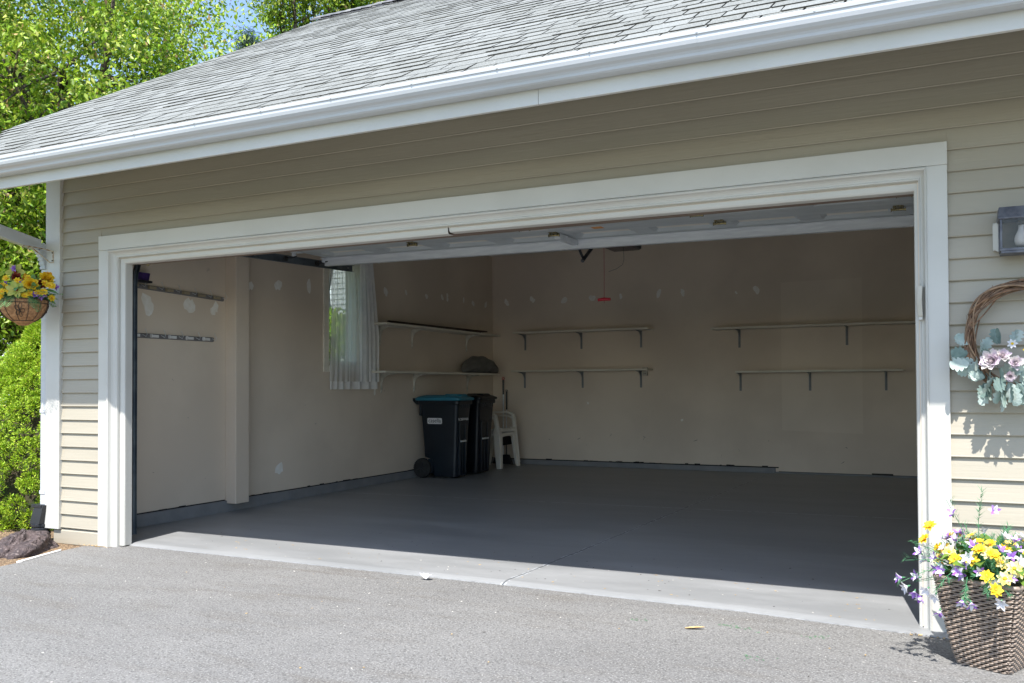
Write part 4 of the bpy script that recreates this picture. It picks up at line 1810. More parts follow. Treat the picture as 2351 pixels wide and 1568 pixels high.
# beige keypad on the right jamb
t = thing('door_keypad', 'slim beige remote keypad fixed to the right door jamb', 'keypad', (5.782, .03, 1.58))
g = MB()
g.loft([[(5.762, -.004, 1.522), (5.785, -.012, 1.522), (5.785, .03, 1.522), (5.762, .03, 1.522)],
        [(5.757, -.016, 1.60), (5.782, -.020, 1.60), (5.782, .03, 1.60), (5.757, .03, 1.60)],
        [(5.762, -.010, 1.672), (5.785, -.014, 1.672), (5.785, .03, 1.672), (5.762, .03, 1.672)]])
g.build('flip_cover', M_beige, t, bevel=.004)
g = MB()
g.box(5.764, 5.784, .000, .034, 1.505, 1.53)
g.build('keypad_base', M_trim, t, bevel=.004)

# ------------------------------------------------------------------ flower makers (local meshes)


def petal(g, M, L_, w, curve=.25, cup=.15, n=5, notch=False, mi=0):
    """petal along +x from the origin, curving up (z)."""
    vs, fs = [], []
    g.cur = mi
    for i in range(n + 1):
        u = i / n
        ww = w * (sin(pi * min(1, u * .9 + .08)) ** .7)
        x = L_ * u
        z = curve * L_ * u * u
        if i == n:
            ww *= .25
        vs += [(x, -ww, z + cup * ww), (x, 0, z), (x, ww, z + cup * ww)]
    for i in range(n):
        a = 3 * i
        fs += [(a, a + 3, a + 4, a + 1), (a + 1, a + 4, a + 5, a + 2)]
    g.add(vs, fs, M)


def RX(a):
    return Matrix.Rotation(a, 4, 'X')


def RYm(a):
    return Matrix.Rotation(a, 4, 'Y')


def RZm(a):
    return Matrix.Rotation(a, 4, 'Z')


def crocus(rr, s=1.0):
    """long-petalled bell: three white petals over three purple ones, axis +z."""
    g = MB()
    for k in range(6):
        a = k * pi / 3 + rr.uniform(-.12, .12)
        tilt_ = radians(rr.uniform(50, 74))
        petal(g, RZm(a) @ RYm(-tilt_), .042 * s * rr.uniform(.9, 1.1), .0095 * s, curve=-.30, cup=.5, mi=k % 2)
    g.cur = 2
    g.tube([(0, 0, -.012 * s), (0, 0, .004 * s)], [.002, .006 * s], 5)
    return g


def daisy(rr, s=1.0, n=9, L_=.032, w=.008, layers=2):
    g = MB()
    for ly in range(layers):
        for k in range(n):
            a = 2 * pi * k / n + ly * pi / n + rr.uniform(-.08, .08)
            petal(g, RZm(a) @ RYm(-radians(rr.uniform(8, 26) + 22 * ly)), L_ * s * (1 - .18 * ly), w * s, curve=-.15, cup=.3, mi=0)
    g.cur = 1
    g.tube([(0, 0, -.003), (0, 0, .006 * s), (0, 0, .009 * s)], [.004 * s, .008 * s, .003 * s], 8)
    return g


def peony(rr, s=1.0):
    g = MB()
    for ly in range(6):
        n = 9 - ly // 2
        for k in range(n):
            a = 2 * pi * k / n + ly * 1.1 + rr.uniform(-.15, .15)
            el = radians(14 + 14 * ly + rr.uniform(-5, 5))
            petal(g, RZm(a) @ RYm(-el) @ RX(rr.uniform(-.25, .25)), .050 * s * (1 - .12 * ly) * rr.uniform(.85, 1.12), .017 * s * (1 - .06 * ly), curve=.30, cup=.5, n=6, mi=0)
    return g


def leaf_lobed(g, M, L_, w, mi=0, lobes=4):
    """dusty miller leaf: lobed outline, domed."""
    g.cur = mi
    n = lobes * 4
    vs = []
    for i in range(n + 1):
        u = i / n
        env = sin(pi * (u * .88 + .07)) ** .8
        lob = 1 - .38 * (abs(((u * lobes) % 1) - .5) * 2) ** 1.5
        ww = w * env * lob
        z = -.25 * L_ * u * u
        vs += [(L_ * u + ww * .25, -ww, z - .25 * ww), (L_ * u, 0, z), (L_ * u + ww * .25, ww, z - .25 * ww)]
    fs = []
    for i in range(n):
        a = 3 * i
        fs += [(a, a + 3, a + 4, a + 1), (a + 1, a + 4, a + 5, a + 2)]
    g.add(vs, fs, M)


def fern(g, M, L_, w, mi=0):
    g.cur = mi
    n = 11
    g.tube([(0, 0, 0), (L_ * .5, 0, -.04 * L_), (L_, 0, -.22 * L_)], [.0016, .0012, .0006], 4, M=M)
    for i in range(1, n):
        u = i / n
        ll = w * sin(pi * (u * .85 + .12))
        z = -.22 * L_ * u * u
        for sgn in (-1, 1):
            x = L_ * u
            g.add([(x, 0, z), (x + ll * .18, sgn * ll * .5, z - .002), (x + ll * .45, sgn * ll, z - .012), (x + .012, sgn * ll * .45, z - .003)], [(0, 1, 2, 3)], M)


def sprig(g, rr, M, L_, mi=0, dens=22):
    """grass-like artificial stem with fine needles."""
    g.cur = mi
    pts = [(0, 0, 0), (L_ * .4, 0, L_ * .05), (L_, 0, -L_ * .05)]
    g.tube(pts, [.0016, .0014, .0008], 4, M=M)
    for k in range(dens):
        u = rr.uniform(.25, 1)
        a = rr.uniform(0, 2 * pi)
        ll = rr.uniform(.018, .04)
        p = Vector((L_ * u, 0, L_ * .05 * (1 - (2 * u - 1) ** 2)))
        d = Vector((ll * .7, ll * cos(a) * .8, ll * sin(a) * .8))
        q = d.cross(Vector((0, 0, 1))).normalized() * .0014
        g.add([p - q, p + q, p + d], [(0, 1, 2)], M)


def aim(d):
    """matrix turning +z to direction d."""
    return Vector(d).normalized().to_track_quat('Z', 'Y').to_matrix().to_4x4()


def aimx(d, roll=0):
    return Vector(d).normalized().to_track_quat('X', 'Z').to_matrix().to_4x4() @ RX(roll)


def mesh_only(g, name, mats, smooth=True):
    me = bpy.data.meshes.new(name)
    me.from_pydata([tuple(v) for v in g.v], [], g.f)
    for m_ in mats:
        me.materials.append(m_)
    me.polygons.foreach_set('material_index', g.mi)
    if smooth:
        me.polygons.foreach_set('use_smooth', [True] * len(me.polygons))
    return me


def inst(me, name, parent, loc, M, label=None):
    o = bpy.data.objects.new(name, me)
    COL.objects.link(o)
    o.parent = parent
    o.matrix_local = Matrix.Translation(Vector(loc) - parent_origin(parent)) @ M
    if label:
        o['label'] = label
    return o


rf = random.Random(11)
ME_cro = [mesh_only(crocus(rf, .86), 'crocus_bloom', [M_white_p, M_purple_p, M_stem]) for _ in range(4)]
ME_crow = [mesh_only(crocus(rf, .9), 'white_bloom', [M_white_p, M_white_p, M_stem]) for _ in range(2)]
ME_ydai = [mesh_only(daisy(rf, .92, 8, .034, .009), 'yellow_bloom', [M_yellow_p, M_orange_p]) for _ in range(3)]
ME_cdai = [mesh_only(daisy(rf, .95, 8, .034, .010, 1), 'cream_bloom', [M_cream_p, M_yellow_p]) for _ in range(2)]
ME_wdai = mesh_only(daisy(rf, .8, 7, .030, .007, 1), 'white_daisy', [M_white_p, M_yellow_p])

# ------------------------------------------------------------------ wicker planter
PL = thing('wicker_planter', 'square brown wicker planter brimming with artificial spring flowers', 'planter', (6.045, -.40, -.018))
pc = Vector((6.045, -.40, 0))
TH = radians(-24)
HB, HT, PH = .102, .170, .372


def planter_half(z):
    u = z / PH
    return HB + (HT - HB) * (u ** .80)


Mr = RZm(TH)
g = MB()
rings = []
for z in [k * PH / 10 for k in range(11)]:
    h = planter_half(z) - .006
    rings.append([tuple(pc + (Mr @ Vector((x, y, 0))) + Vector((0, 0, z - .017 + .003))) for x, y, _ in rrect(h, h, .018, 0)])
g.loft(rings)
g.build('liner', M_wickerin, PL)
# weave: horizontal strands passing in and out over uprights
g = MB()
NC = 36                     # strand rows
pitch = PH / NC
for row in range(NC):
    z = (row + .5) * pitch
    h = planter_half(z)
    per = []
    side_n = 13
    corner = .016
    base = []
    for s in range(4):
        a = s * pi / 2
        for k in range(side_n * 4):
            u = -1 + 2 * k / (side_n * 4)
            # along the side with rounded corner
            x = u * h
            y = -h
            q = max(0, abs(u) * h - (h - corner)) / corner
            y += corner * (1 - math.sqrt(max(0, 1 - q * q * .9)))
            base.append((x * cos(a) - y * sin(a), x * sin(a) + y * cos(a), s, k))
    pts = []
    for x, y, s, k in base:
        w = math.cos(k / 4 * pi * 2 * .5 + (row % 2) * pi)
        out = .0042 * w
        nx_, ny_ = sin(s * pi / 2), -cos(s * pi / 2)
        p = Mr @ Vector((x + nx_ * out, y + ny_ * out, 0))
        zz = z + .0022 * math.sin(k / 4 * pi + (row % 2) * pi)
        pts.append((pc.x + p.x, pc.y + p.y, zz - .018))
    pts.append(pts[0])
    if row % 1 == 0:
        g.tube(pts, pitch * .47, 5, cap=False)
# rolled rim
h = planter_half(PH)
rim = [tuple(pc + (Mr @ Vector((x, y, 0))) + Vector((0, 0, PH - .015))) for x, y, _ in rrect(h, h, .02, 0, seg=5)]
g.tube(rim + [rim[0]], .010, 8, cap=False)
g.build('woven_basket', M_wicker, PL, smooth=True)
g = MB()
ring = [tuple(pc + (Mr @ Vector((x, y, 0))) + Vector((0, 0, PH - .035 + rf.uniform(-.012, .012)))) for x, y, _ in rrect(h - .012, h - .012, .02, 0, seg=5)]
cidx = len(ring)
g.add(ring + [tuple(pc + Vector((0, 0, PH - .01)))], [(i, (i + 1) % cidx, cidx) for i in range(cidx)])
g.build('moss_filling', M_moss, PL)
# foliage
g = MB()
top = pc + Vector((0, 0, PH - .02))
for k in range(190):
    a = rf.uniform(0, 2 * pi)
    el = rf.uniform(-.1, 1.35)
    L_ = rf.uniform(.11, .21)
    d = Vector((cos(a) * cos(el), sin(a) * cos(el), sin(el)))
    st = top + Vector((d.x * rf.uniform(0, .15), d.y * rf.uniform(0, .15), rf.uniform(-.01, .04)))
    sprig(g, rf, Matrix.Translation(st) @ aimx(d, rf.uniform(0, 6)), L_, 0, 26)
# a few stems that hang over the left side and front
for (p, d, L_) in (((5.86, -.52, .40), (-.75, -.2, -.25), .19), ((5.90, -.55, .40), (-.5, -.45, -.55), .13), ((5.88, -.50, .42), (-.8, -.1, .05), .18),
                   ((5.95, -.59, .385), (-.1, -.35, -.8), .12), ((6.02, -.60, .39), (0, -.4, -.5), .08), ((5.87, -.50, .44), (-.7, -.2, .4), .16),
                   ((6.0, -.4, .5), (.05, -.1, .9), .24), ((5.95, -.42, .48), (-.25, -.1, .8), .22)):
    sprig(g, rf, Matrix.Translation(p) @ aimx(d), L_, 0, 40)
g.build('stems', M_stem, PL)
g = MB()
for k in range(70):
    a = rf.uniform(0, 2 * pi)
    r = rf.uniform(.04, .19)
    el = rf.uniform(-.2, .9)
    p = top + Vector((cos(a) * r, sin(a) * r, rf.uniform(.01, .13)))
    d = Vector((cos(a) * cos(el), sin(a) * cos(el), sin(el)))
    petal(g, Matrix.Translation(p) @ aimx(d, rf.uniform(-.8, .8)), rf.uniform(.06, .10), rf.uniform(.016, .024), curve=-.35, cup=.3, mi=0)
g.build('leaves', M_leafp, PL, smooth=True)
# blooms: a rounded mound that spills over the left rim
spots = []
for k in range(700):
    a = rf.uniform(0, 2 * pi)
    el = rf.uniform(-.12, 1.3)
    r = rf.uniform(.17, .235)
    d = Vector((cos(a) * cos(el), sin(a) * cos(el), sin(el) * .95))
    p = top + Vector((d.x * r * 1.12, d.y * r * 1.02, .035 + d.z * r * .70))
    if d.y > .35 or p.y > -.06:
        continue
    if all((p - q[0]).length > .031 for q in spots):
        spots.append((p, d))
    if len(spots) > 76:
        break
extra = [((5.700, -.545, .352), (-1, -.3, -.2), 'c'), ((5.722, -.55, .318), (-.8, -.4, -.6), 'w'), ((5.748, -.555, .30), (-.5, -.5, -.7), 'c'),
         ((5.775, -.56, .285), (-.3, -.5, -.9), 'c'), ((5.765, -.55, .36), (-.9, -.4, .1), 'c'), ((5.80, -.57, .32), (-.3, -.7, -.6), 'w'),
         ((5.83, -.58, .30), (-.2, -.6, -.9), 'w'), ((5.845, -.585, .235), (-.3, -.5, -.9), 'c'), ((5.93, -.64, .30), (-.1, -.6, -.8), 'c'),
         ((5.96, -.65, .295), (.1, -.6, -.8), 'c'), ((5.775, -.54, .46), (-.8, -.5, .3), 'c'), ((5.79, -.53, .52), (-.6, -.5, .6), 'y'),
         ((6.05, -.66, .355), (0, -.9, .1), 'y'), ((6.02, -.63, .40), (-.1, -.9, .3), 'y'), ((6.085, -.64, .40), (.1, -.9, .3), 'cd'),
         ((6.07, -.67, .315), (.1, -.9, -.4), 'w'), ((5.81, -.50, .575), (-.4, -.5, .8), 'y'), ((6.06, -.45, .645), (.1, -.6, .5), 'c'),
         ((5.90, -.46, .62), (-.2, -.5, .8), 'c'), ((6.12, -.62, .44), (.1, -.8, .5), 'cd')]
for i, (p, d) in enumerate(spots):
    kind = rf.choice(['c', 'c', 'c', 'c', 'w', 'w', 'y', 'y', 'cd'])
    extra.append((tuple(p), tuple(d), kind))
for p, d, kind in extra:
    dd = Vector(d) + Vector((rf.uniform(-.3, .3), rf.uniform(-.3, .1), rf.uniform(-.2, .3)))
    M_ = aim(dd) @ RZm(rf.uniform(0, 6))
    if kind == 'c':
        inst(rf.choice(ME_cro), 'bloom', PL, p, M_, 'purple and white bloom')
    elif kind == 'w':
        inst(rf.choice(ME_crow), 'bloom', PL, p, M_, 'white bloom')
    elif kind == 'y':
        inst(rf.choice(ME_ydai), 'bloom', PL, p, M_, 'yellow bloom')
    else:
        inst(rf.choice(ME_cdai), 'bloom', PL, p, M_, 'cream bloom with yellow centre')

# ------------------------------------------------------------------ wreath
WR = thing('door_wreath', 'twig wreath with sage leaves and mauve peonies on the siding', 'wreath', (6.215, -.03, 1.40))
rw = random.Random(17)
cw = Vector((6.222, -.045, 1.405))
RW = .243
g = MB()
for k in range(30):
    ph = rw.uniform(0, 2 * pi)
    tw = rw.choice((-1, 1)) * rw.uniform(1.5, 3.5)
    ro = rw.uniform(.008, .032)
    rr_ = rw.uniform(.0028, .0062)
    a0 = rw.uniform(0, 2 * pi)
    span = rw.uniform(3.2, 6.28)
    pts = []
    n = 60
    for i in range(n):
        a = a0 + span * i / n
        q = ph + tw * a
        r = RW + ro * cos(q) * (1 + .15 * sin(3 * a))
        pts.append((cw.x + r * cos(a), cw.y - .01 + ro * .8 * sin(q), cw.z + r * sin(a)))
    g.cur = rw.choice((0, 0, 1))
    g.tube(pts, rr_, 5)
for k in range(26):          # stray ends
    a = rw.uniform(0, 2 * pi)
    p = Vector((cw.x + RW * cos(a), cw.y - .02, cw.z + RW * sin(a)))
    dirn = Vector((-sin(a), rw.uniform(-.3, .1), cos(a))) * rw.choice((-1, 1)) + Vector((cos(a), 0, sin(a))) * rw.uniform(-.6, .9)
    dirn.normalize()
    L_ = rw.uniform(.03, .08)
    g.cur = 0
    g.tube([p, p + dirn * L_ * .5, p + dirn * L_ + Vector((rw.uniform(-.01, .01), 0, rw.uniform(-.01, .01)))], [.0018, .0013, .0007], 4)
g.build('twig_ring', [M_vine, M_vine2], WR, smooth=True)
# leaf cluster
g = MB()
leaves = [((5.985, -.09, 1.375), (-.8, -.3, .55), .085), ((5.98, -.09, 1.345), (-1, -.3, -.05), .085), ((5.99, -.10, 1.30), (-.9, -.4, -.45), .095),
          ((6.03, -.10, 1.345), (.2, -.7, .7), .075), ((6.03, -.11, 1.325), (.5, -.7, .2), .07), ((6.02, -.11, 1.30), (-.3, -.8, -.3), .07),
          ((6.06, -.12, 1.235), (-.2, -.7, -.5), .09), ((6.05, -.11, 1.22), (-.5, -.5, .3), .07), ((6.05, -.11, 1.19), (-.4, -.6, -.7), .085),
          ((6.09, -.13, 1.215), (-.1, -.8, -.6), .10), ((6.12, -.13, 1.20), (-.35, -.7, -.6), .095), ((6.14, -.14, 1.20), (.1, -.7, -.8), .105),
          ((6.17, -.14, 1.19), (.3, -.7, -.7), .10), ((6.16, -.14, 1.235), (.3, -.8, .1), .08), ((6.20, -.13, 1.22), (.4, -.7, -.5), .10),
          ((6.22, -.13, 1.26), (.5, -.7, .2), .09), ((6.10, -.12, 1.365), (.1, -.4, .8), .08), ((6.14, -.12, 1.36), (.3, -.4, .8), .085),
          ((6.25, -.13, 1.20), (.5, -.6, -.6), .10), ((6.30, -.13, 1.25), (.7, -.6, 0), .09), ((6.33, -.12, 1.22), (.6, -.6, -.6), .10),
          ((6.40, -.11, 1.28), (.8, -.5, .3), .09), ((6.07, -.11, 1.18), (-.5, -.3, -.9), .09), ((6.12, -.12, 1.17), (-.1, -.5, -.9), .10),
          ((6.19, -.13, 1.16), (.1, -.5, -.9), .095), ((6.0, -.10, 1.25), (-.4, -.5, -.2), .06), ((6.10, -.13, 1.25), (.2, -.9, -.1), .08)]
for k in range(2):
    for p, d, L_ in leaves:
        q = Vector(p) + Vector((rw.uniform(-.012, .012), rw.uniform(-.0, .02) + .02 * k, rw.uniform(-.012, .012)))
        dd = Vector(d) + Vector((rw.uniform(-.35, .35), rw.uniform(-.2, .2), rw.uniform(-.35, .35)))
        leaf_lobed(g, Matrix.Translation(q) @ aimx((dd.x, dd.y * .45, dd.z), rw.choice((-1, 1)) * pi / 2 + rw.uniform(-.6, .6)), L_ * rw.uniform(.75, 1.05), L_ * .40, mi=rw.choice((0, 0, 0, 1)))
        g.tube([q, q + Vector((rw.uniform(-.01, .01), .03, rw.uniform(0, .02)))], .0015, 4)
g.build('silver_leaves', [M_miller, M_miller_dk], WR, smooth=True)
for p, d, s in (((6.075, -.135, 1.295), (-.5, -1, .25), 1.12), ((6.115, -.14, 1.318), (.1, -1, .4), .75), ((6.165, -.14, 1.285), (.35, -1, .1), .8),
                ((6.145, -.135, 1.225), (0, -1, -.2), .6), ((6.255, -.13, 1.215), (.4, -1, -.1), .8)):
    me = mesh_only(peony(rw, s), 'peony_bloom', [M_peony])
    inst(me, 'peony', WR, p, aim(d) @ RZm(rw.uniform(0, 6)))
inst(ME_wdai, 'daisy', WR, (6.155, -.155, 1.372), aim((-.1, -1, .2)))
inst(ME_ydai[0], 'daisy', WR, (6.225, -.15, 1.345), aim((.1, -1, .1)), 'yellow daisy')

# ------------------------------------------------------------------ hanging basket and its wall hook
HK = thing('wall_hook', 'cream wire plant hook screwed to the white corner board', 'plant hook', (-.52, 0, 2.25))
g = MB()
g.tube([(-.515, -.006, 2.292), (-.515, -.006, 2.195)], .005, 6)
g.tube([(-.515, -.008, 2.288), (-.512, -.10, 2.296), (-.508, -.225, 2.300), (-.505, -.262, 2.297), (-.505, -.275, 2.285), (-.505, -.268, 2.272)], .0042, 6)
g.tube([(-.515, -.008, 2.198), (-.518, -.03, 2.196), (-.510, -.20, 2.296)], .0042, 6)
g.tube([(-.512, -.21, 2.298), (-.512, -.225, 2.285), (-.512, -.215, 2.272)], .004, 6)
g.build('bracket_wire', M_rust, HK)
g = MB()
for z in (2.275, 2.213):
    g.tube([(-.515, -.010, z), (-.515, -.016, z)], .006, 8)
g.build('screw', M_wire, HK)

bc = Vector((-.498, -.268, 1.875))
BR = .172
HB_ = thing('hanging_basket', 'coco lined wire basket with yellow and orange flowers hanging by the corner', 'hanging basket', (bc.x, bc.y, bc.z))
g = MB()
rings = []
for k in range(11):
    t_ = k / 10
    if t_ < .86:
        a = t_ / .86 * 1.15
        r = BR * cos(a * .98)
        z = -.165 * sin(a) / sin(1.15)
    else:
        r = BR * cos(1.15 * .98) * (1 - (t_ - .86) / .14 * .55)
        z = -.165 - .03 * (t_ - .86) / .14
    rings.append([(bc.x + r * cos(i * pi / 16), bc.y + r * sin(i * pi / 16), bc.z + z) for i in range(32)])
g.loft(rings)
g.build('coco_liner', M_coco, HB_, smooth=True)
g = MB()


def bowl(a, t_, off=.004):
    an = t_ * 1.15
    r = BR * cos(an * .98) + off
    return (bc.x + r * cos(a), bc.y + r * sin(a), bc.z - .165 * sin(an) / sin(1.15))


for t_ in (0.0, .14, .97):
    g.tube([bowl(i * pi / 20, t_) for i in range(41)], .0028, 5)
for k in range(12):
    a = k * pi / 6 + .12
    g.tube([bowl(a, i / 8) for i in range(9)], .0022, 5)
for k in range(4):           # wire flower ornaments on the sides
    a0 = -2.35 + k * pi / 2
    for j in range(5):
        pts = []
        for i in range(13):
            q = 2 * pi * i / 12
            rr_ = .5 * (1 - cos(q))
            aa = j * 2 * pi / 5 + .5 * sin(q) * .9
            u, v = .22 * rr_ * cos(aa), .30 * rr_ * sin(aa)
            pts.append(bowl(a0 + u, .46 + v, .006))
        g.tube(pts, .0020, 4)
    g.tube([bowl(a0 - .03, .46, .008), bowl(a0 + .03, .46, .008)], .006, 6)
g.build('wire_frame', M_wire, HB_)
g = MB()
for k in range(3):
    a = k * 2 * pi / 3 + .6
    g.tube([bowl(a, 0), (-.505, -.268, 2.272)], .0011, 4)
g.build('hanging_wire', M_wire, HB_)
rh = random.Random(23)
g = MB()
for k in range(26):
    a = rh.uniform(0, 2 * pi)
    el = rh.uniform(-.5, .6)
    p = bc + Vector((cos(a) * .12, sin(a) * .12, .03))
    d = Vector((cos(a) * cos(el), sin(a) * cos(el), sin(el)))
    fern(g, Matrix.Translation(p) @ aimx(d, rh.uniform(-.3, .3)), rh.uniform(.10, .17), rh.uniform(.03, .045), 0)
for d in ((.2, -1, -.8), (.5, -1, -.7), (-.1, -1, -.6), (-.5, -1, -.5), (1, -.3, -.7), (.9, -.1, -1.2)):
    dd = Vector(d).normalized()
    p = bc + Vector((dd.x, dd.y, 0)).normalized() * .15 + Vector((0, 0, .02))
    fern(g, Matrix.Translation(p) @ aimx(d, 0), .13, .045, 0)
for k in range(110):
    a = rh.uniform(0, 2 * pi)
    r = rh.uniform(.03, .17)
    p = bc + Vector((cos(a) * r, sin(a) * r, rh.uniform(.0, .12)))
    el = rh.uniform(-.3, 1.1)
    d = Vector((cos(a) * cos(el), sin(a) * cos(el), sin(el)))
    petal(g, Matrix.Translation(p) @ aimx(d, rh.uniform(-.8, .8)), rh.uniform(.05, .10), rh.uniform(.013, .022), curve=-.3, cup=.3)
g.build('foliage', M_fern, HB_, smooth=True)
ME_rose = mesh_only(peony(rh, 1.3), 'rose_bloom', [M_yellow_p])
ME_roseo = mesh_only(peony(rh, .85), 'orange_bloom', [M_orange_p])
ME_lily = mesh_only(daisy(rh, 1.7, 6, .045, .014, 1), 'lily_bloom', [mat('lime_petal', (.38, .46, .08), .7, var=(.55, .52, .12), vscale=30, trans=.25), M_red_p])
ME_red = mesh_only(peony(rh, .85), 'rust_bloom', [M_red_p])
ME_pur = mesh_only(crocus(rh, .9), 'purple_bloom', [M_purple_p, M_purple_p, M_stem])
side = Vector((cos(_yaw), sin(_yaw), 0))
fwd = Vector((.72, -.70, 0)).normalized()
sd = Vector((.70, .72, 0)).normalized()
for k in range(26):
    u = rh.uniform(-.19, .21)
    z = rh.uniform(.0, .19) * (1 - abs(u) * 2)
    me = rh.choice([ME_ydai[0], ME_ydai[1], ME_ydai[2], ME_ydai[0], ME_pur, ME_roseo])
    p = bc + sd * u + fwd * (.14 - z * .5 + rh.uniform(-.02, .02)) + Vector((0, 0, z + .01))
    inst(me, 'bloom', HB_, p, aim(fwd + sd * u * 3 + Vector((0, 0, rh.uniform(0, .6)))) @ RZm(rh.uniform(0, 6)))
for u, z, f, me, lb in ((.06, .105, .12, ME_rose, 'large yellow orange rose'), (-.15, .10, .06, ME_rose, 'large yellow rose'), (-.16, .03, .07, ME_rose, 'yellow rose'),
                        (.135, .165, -.02, ME_rose, 'yellow rose'), (.02, .165, .0, ME_roseo, 'orange rose'), (.14, .19, -.03, ME_roseo, 'orange bud'),
                        (-.04, .17, .02, ME_red, 'rust coloured bloom'), (-.02, .06, .15, ME_lily, 'lime lily with dark centre'),
                        (-.05, .215, -.03, ME_lily, 'pale green lily'), (.11, .12, .05, ME_red, 'rust coloured bloom'),
                        (-.06, .055, .14, ME_ydai[0], 'yellow daisy'), (-.02, .135, .10, ME_ydai[1], 'yellow daisy'), (.03, .02, .15, ME_ydai[2], 'yellow daisy'),
                        (-.10, .16, .02, ME_ydai[0], 'yellow daisy'), (.17, .02, .02, ME_ydai[1], 'yellow daisy'), (-.12, .01, .12, ME_ydai[2], 'yellow daisy'),
                        (.12, .02, .10, ME_pur, 'purple bloom'), (.135, .035, .09, ME_pur, 'purple bloom'), (.11, .045, .09, ME_pur, 'purple bloom'),
                        (.19, .10, .0, ME_pur, 'purple bloom'), (-.14, .015, .10, ME_pur, 'purple bloom'), (-.09, .11, .06, ME_pur, 'purple bloom'),
                        (.01, .12, .10, ME_pur, 'purple bloom'), (-.05, .24, .0, ME_pur, 'purple bloom')):
    p = bc + sd * u * 1.15 + fwd * f + Vector((0, 0, z))
    d = fwd + sd * (u * 3) + Vector((rh.uniform(-.2, .2), rh.uniform(-.2, .2), rh.uniform(.0, .5)))
    inst(me, 'bloom', HB_, p, aim(d) @ RZm(rh.uniform(0, 6)), lb)

# ------------------------------------------------------------------ lava rock and edging strip
rk = random.Random(9)
g = MB()
nu, nv = 56, 28


def vnoise(x, y, z):
    return (sin(x * 9.1 + y * 4.7 + 1.3) + sin(y * 11.3 - z * 7.9 + .7) + sin(z * 13.7 + x * 6.3 + 2.1)) / 3


rings = []
rc = Vector((-.43, -.30, -.05))
for j in range(nv + 1):
    v = -pi / 2 + pi * j / nv
    ring = []
    for i in range(nu):
        a = 2 * pi * i / nu
        d = Vector((cos(v) * cos(a), cos(v) * sin(a), sin(v)))
        f = 1 + .16 * vnoise(d.x * .6, d.y * .6, d.z * .6) + .10 * vnoise(d.x * 2, d.y * 2, d.z * 2) + .07 * vnoise(d.x * 5, d.y * 5, d.z * 6) + .05 * vnoise(d.x * 11, d.y * 12, d.z * 12) + rk.uniform(-.05, .05)
        p = Vector((d.x * .33, d.y * .20, d.z * .155)) * f
        p.rotate(Matrix.Rotation(radians(-50), 3, 'Z'))
        q = rc + p
        q.z = max(q.z, -.06)
        ring.append(tuple(q))
    rings.append(ring)
g.loft(rings)
tag(g.build('lava_rock', M_lava, at=(-.40, -.30, -.03), smooth=True, sub=1), 'dark purplish lava rock in the mulch by the driveway edge', 'rock')
g = MB()
g.add([(-.14, -.20, -.015), (-.095, -.24, -.015), (.035, -.64, -.015), (.0, -.66, -.015), (-.14, -.20, -.05), (-.095, -.24, -.05), (.035, -.64, -.05), (.0, -.66, -.05)],
      [(0, 3, 2, 1), (0, 1, 5, 4), (1, 2, 6, 5), (2, 3, 7, 6), (3, 0, 4, 7)])
tag(g.build('edging_strip', M_edging, at=(-.05, -.42, -.02), bevel=.003), 'flat white edging strip between the lava rock and the driveway', 'edging')

# ------------------------------------------------------------------ loose debris
rd = random.Random(31)
g = MB()
cols = [mat('dry_flake', (.42, .28, .12), .9, var=(.55, .40, .2), vscale=30), mat('pale_chip', (.62, .60, .55), .9, var=(.5, .48, .44), vscale=30),
        mat('dark_grit', (.05, .045, .04), .9, var=(.09, .08, .07), vscale=30), mat('green_bit', (.06, .17, .08), .9, var=(.09, .22, .1), vscale=30)]
for k in range(300):
    x = rd.uniform(.4, 6.2)
    if k < 130:
        y = rd.uniform(-3.2, .02) if rd.random() < .5 else -abs(rd.gauss(0, .5)) - .05
        z = -.0165
        ci = rd.choice((0, 1, 1, 1, 2))
    else:
        x = rd.uniform(.5, 5.6)
        y = front_y(x) + .07 + abs(rd.gauss(0, .5))
        z = .001 + max(0, y - .3) * .0047
        ci = rd.choice((0, 0, 1, 2))
        if y > .75:
            ci = 2
    s = rd.uniform(.002, .0052)
    a = rd.uniform(0, 6.28)
    st_ = rd.uniform(1, 2.6)
    g.cur = ci
    vs = []
    for q in range(5):
        b = a + q * 2 * pi / 5
        lx, ly = s * cos(b) * st_, s * sin(b)
        vs.append((x + lx * cos(a) - ly * sin(a), y + lx * sin(a) + ly * cos(a), z + rd.uniform(0, .002)))
    vs.append((x, y, z + s * .6))
    g.add(vs, [(i, (i + 1) % 5, 5) for i in range(5)])
for (x, y) in ((4.9, -.25), (4.95, -.3), (4.45, -.35), (5.3, -.3), (5.1, -.75)):
    for k in range(14):
        g.cur = 3
        px_, py_ = x + rd.gauss(0, .03), y + rd.gauss(0, .02)
        a = rd.uniform(0, 6.28)
        L_ = rd.uniform(.01, .025)
        g.add([(px_, py_, -.0165), (px_ + L_ * cos(a), py_ + L_ * sin(a), -.015), (px_ + L_ * cos(a) + .001, py_ + L_ * sin(a) + .001, -.012)], [(0, 1, 2)])
# litter against the foot of the right and left casings
for k in range(150):
    g.cur = 0
    if k < 75:
        x, y = 5.78 + rd.gauss(0, .05), -.04 + rd.gauss(0, .02)
        z = -.0165
    else:
        x, y = -.02 + rd.gauss(0, .09), -.02 + rd.gauss(0, .012)
        z = -.0165
    a = rd.uniform(0, 6.28)
    L_ = rd.uniform(.006, .02)
    g.add([(x, y, z), (x + L_ * cos(a), y + L_ * sin(a), z + .002), (x + L_ * cos(a + .4), y + L_ * sin(a + .4), z + .006)], [(0, 1, 2)])
o = g.build('loose_debris', cols)
o['kind'] = 'stuff'
tag(o, 'tiny dry flakes and grit scattered on driveway and floor', 'debris')

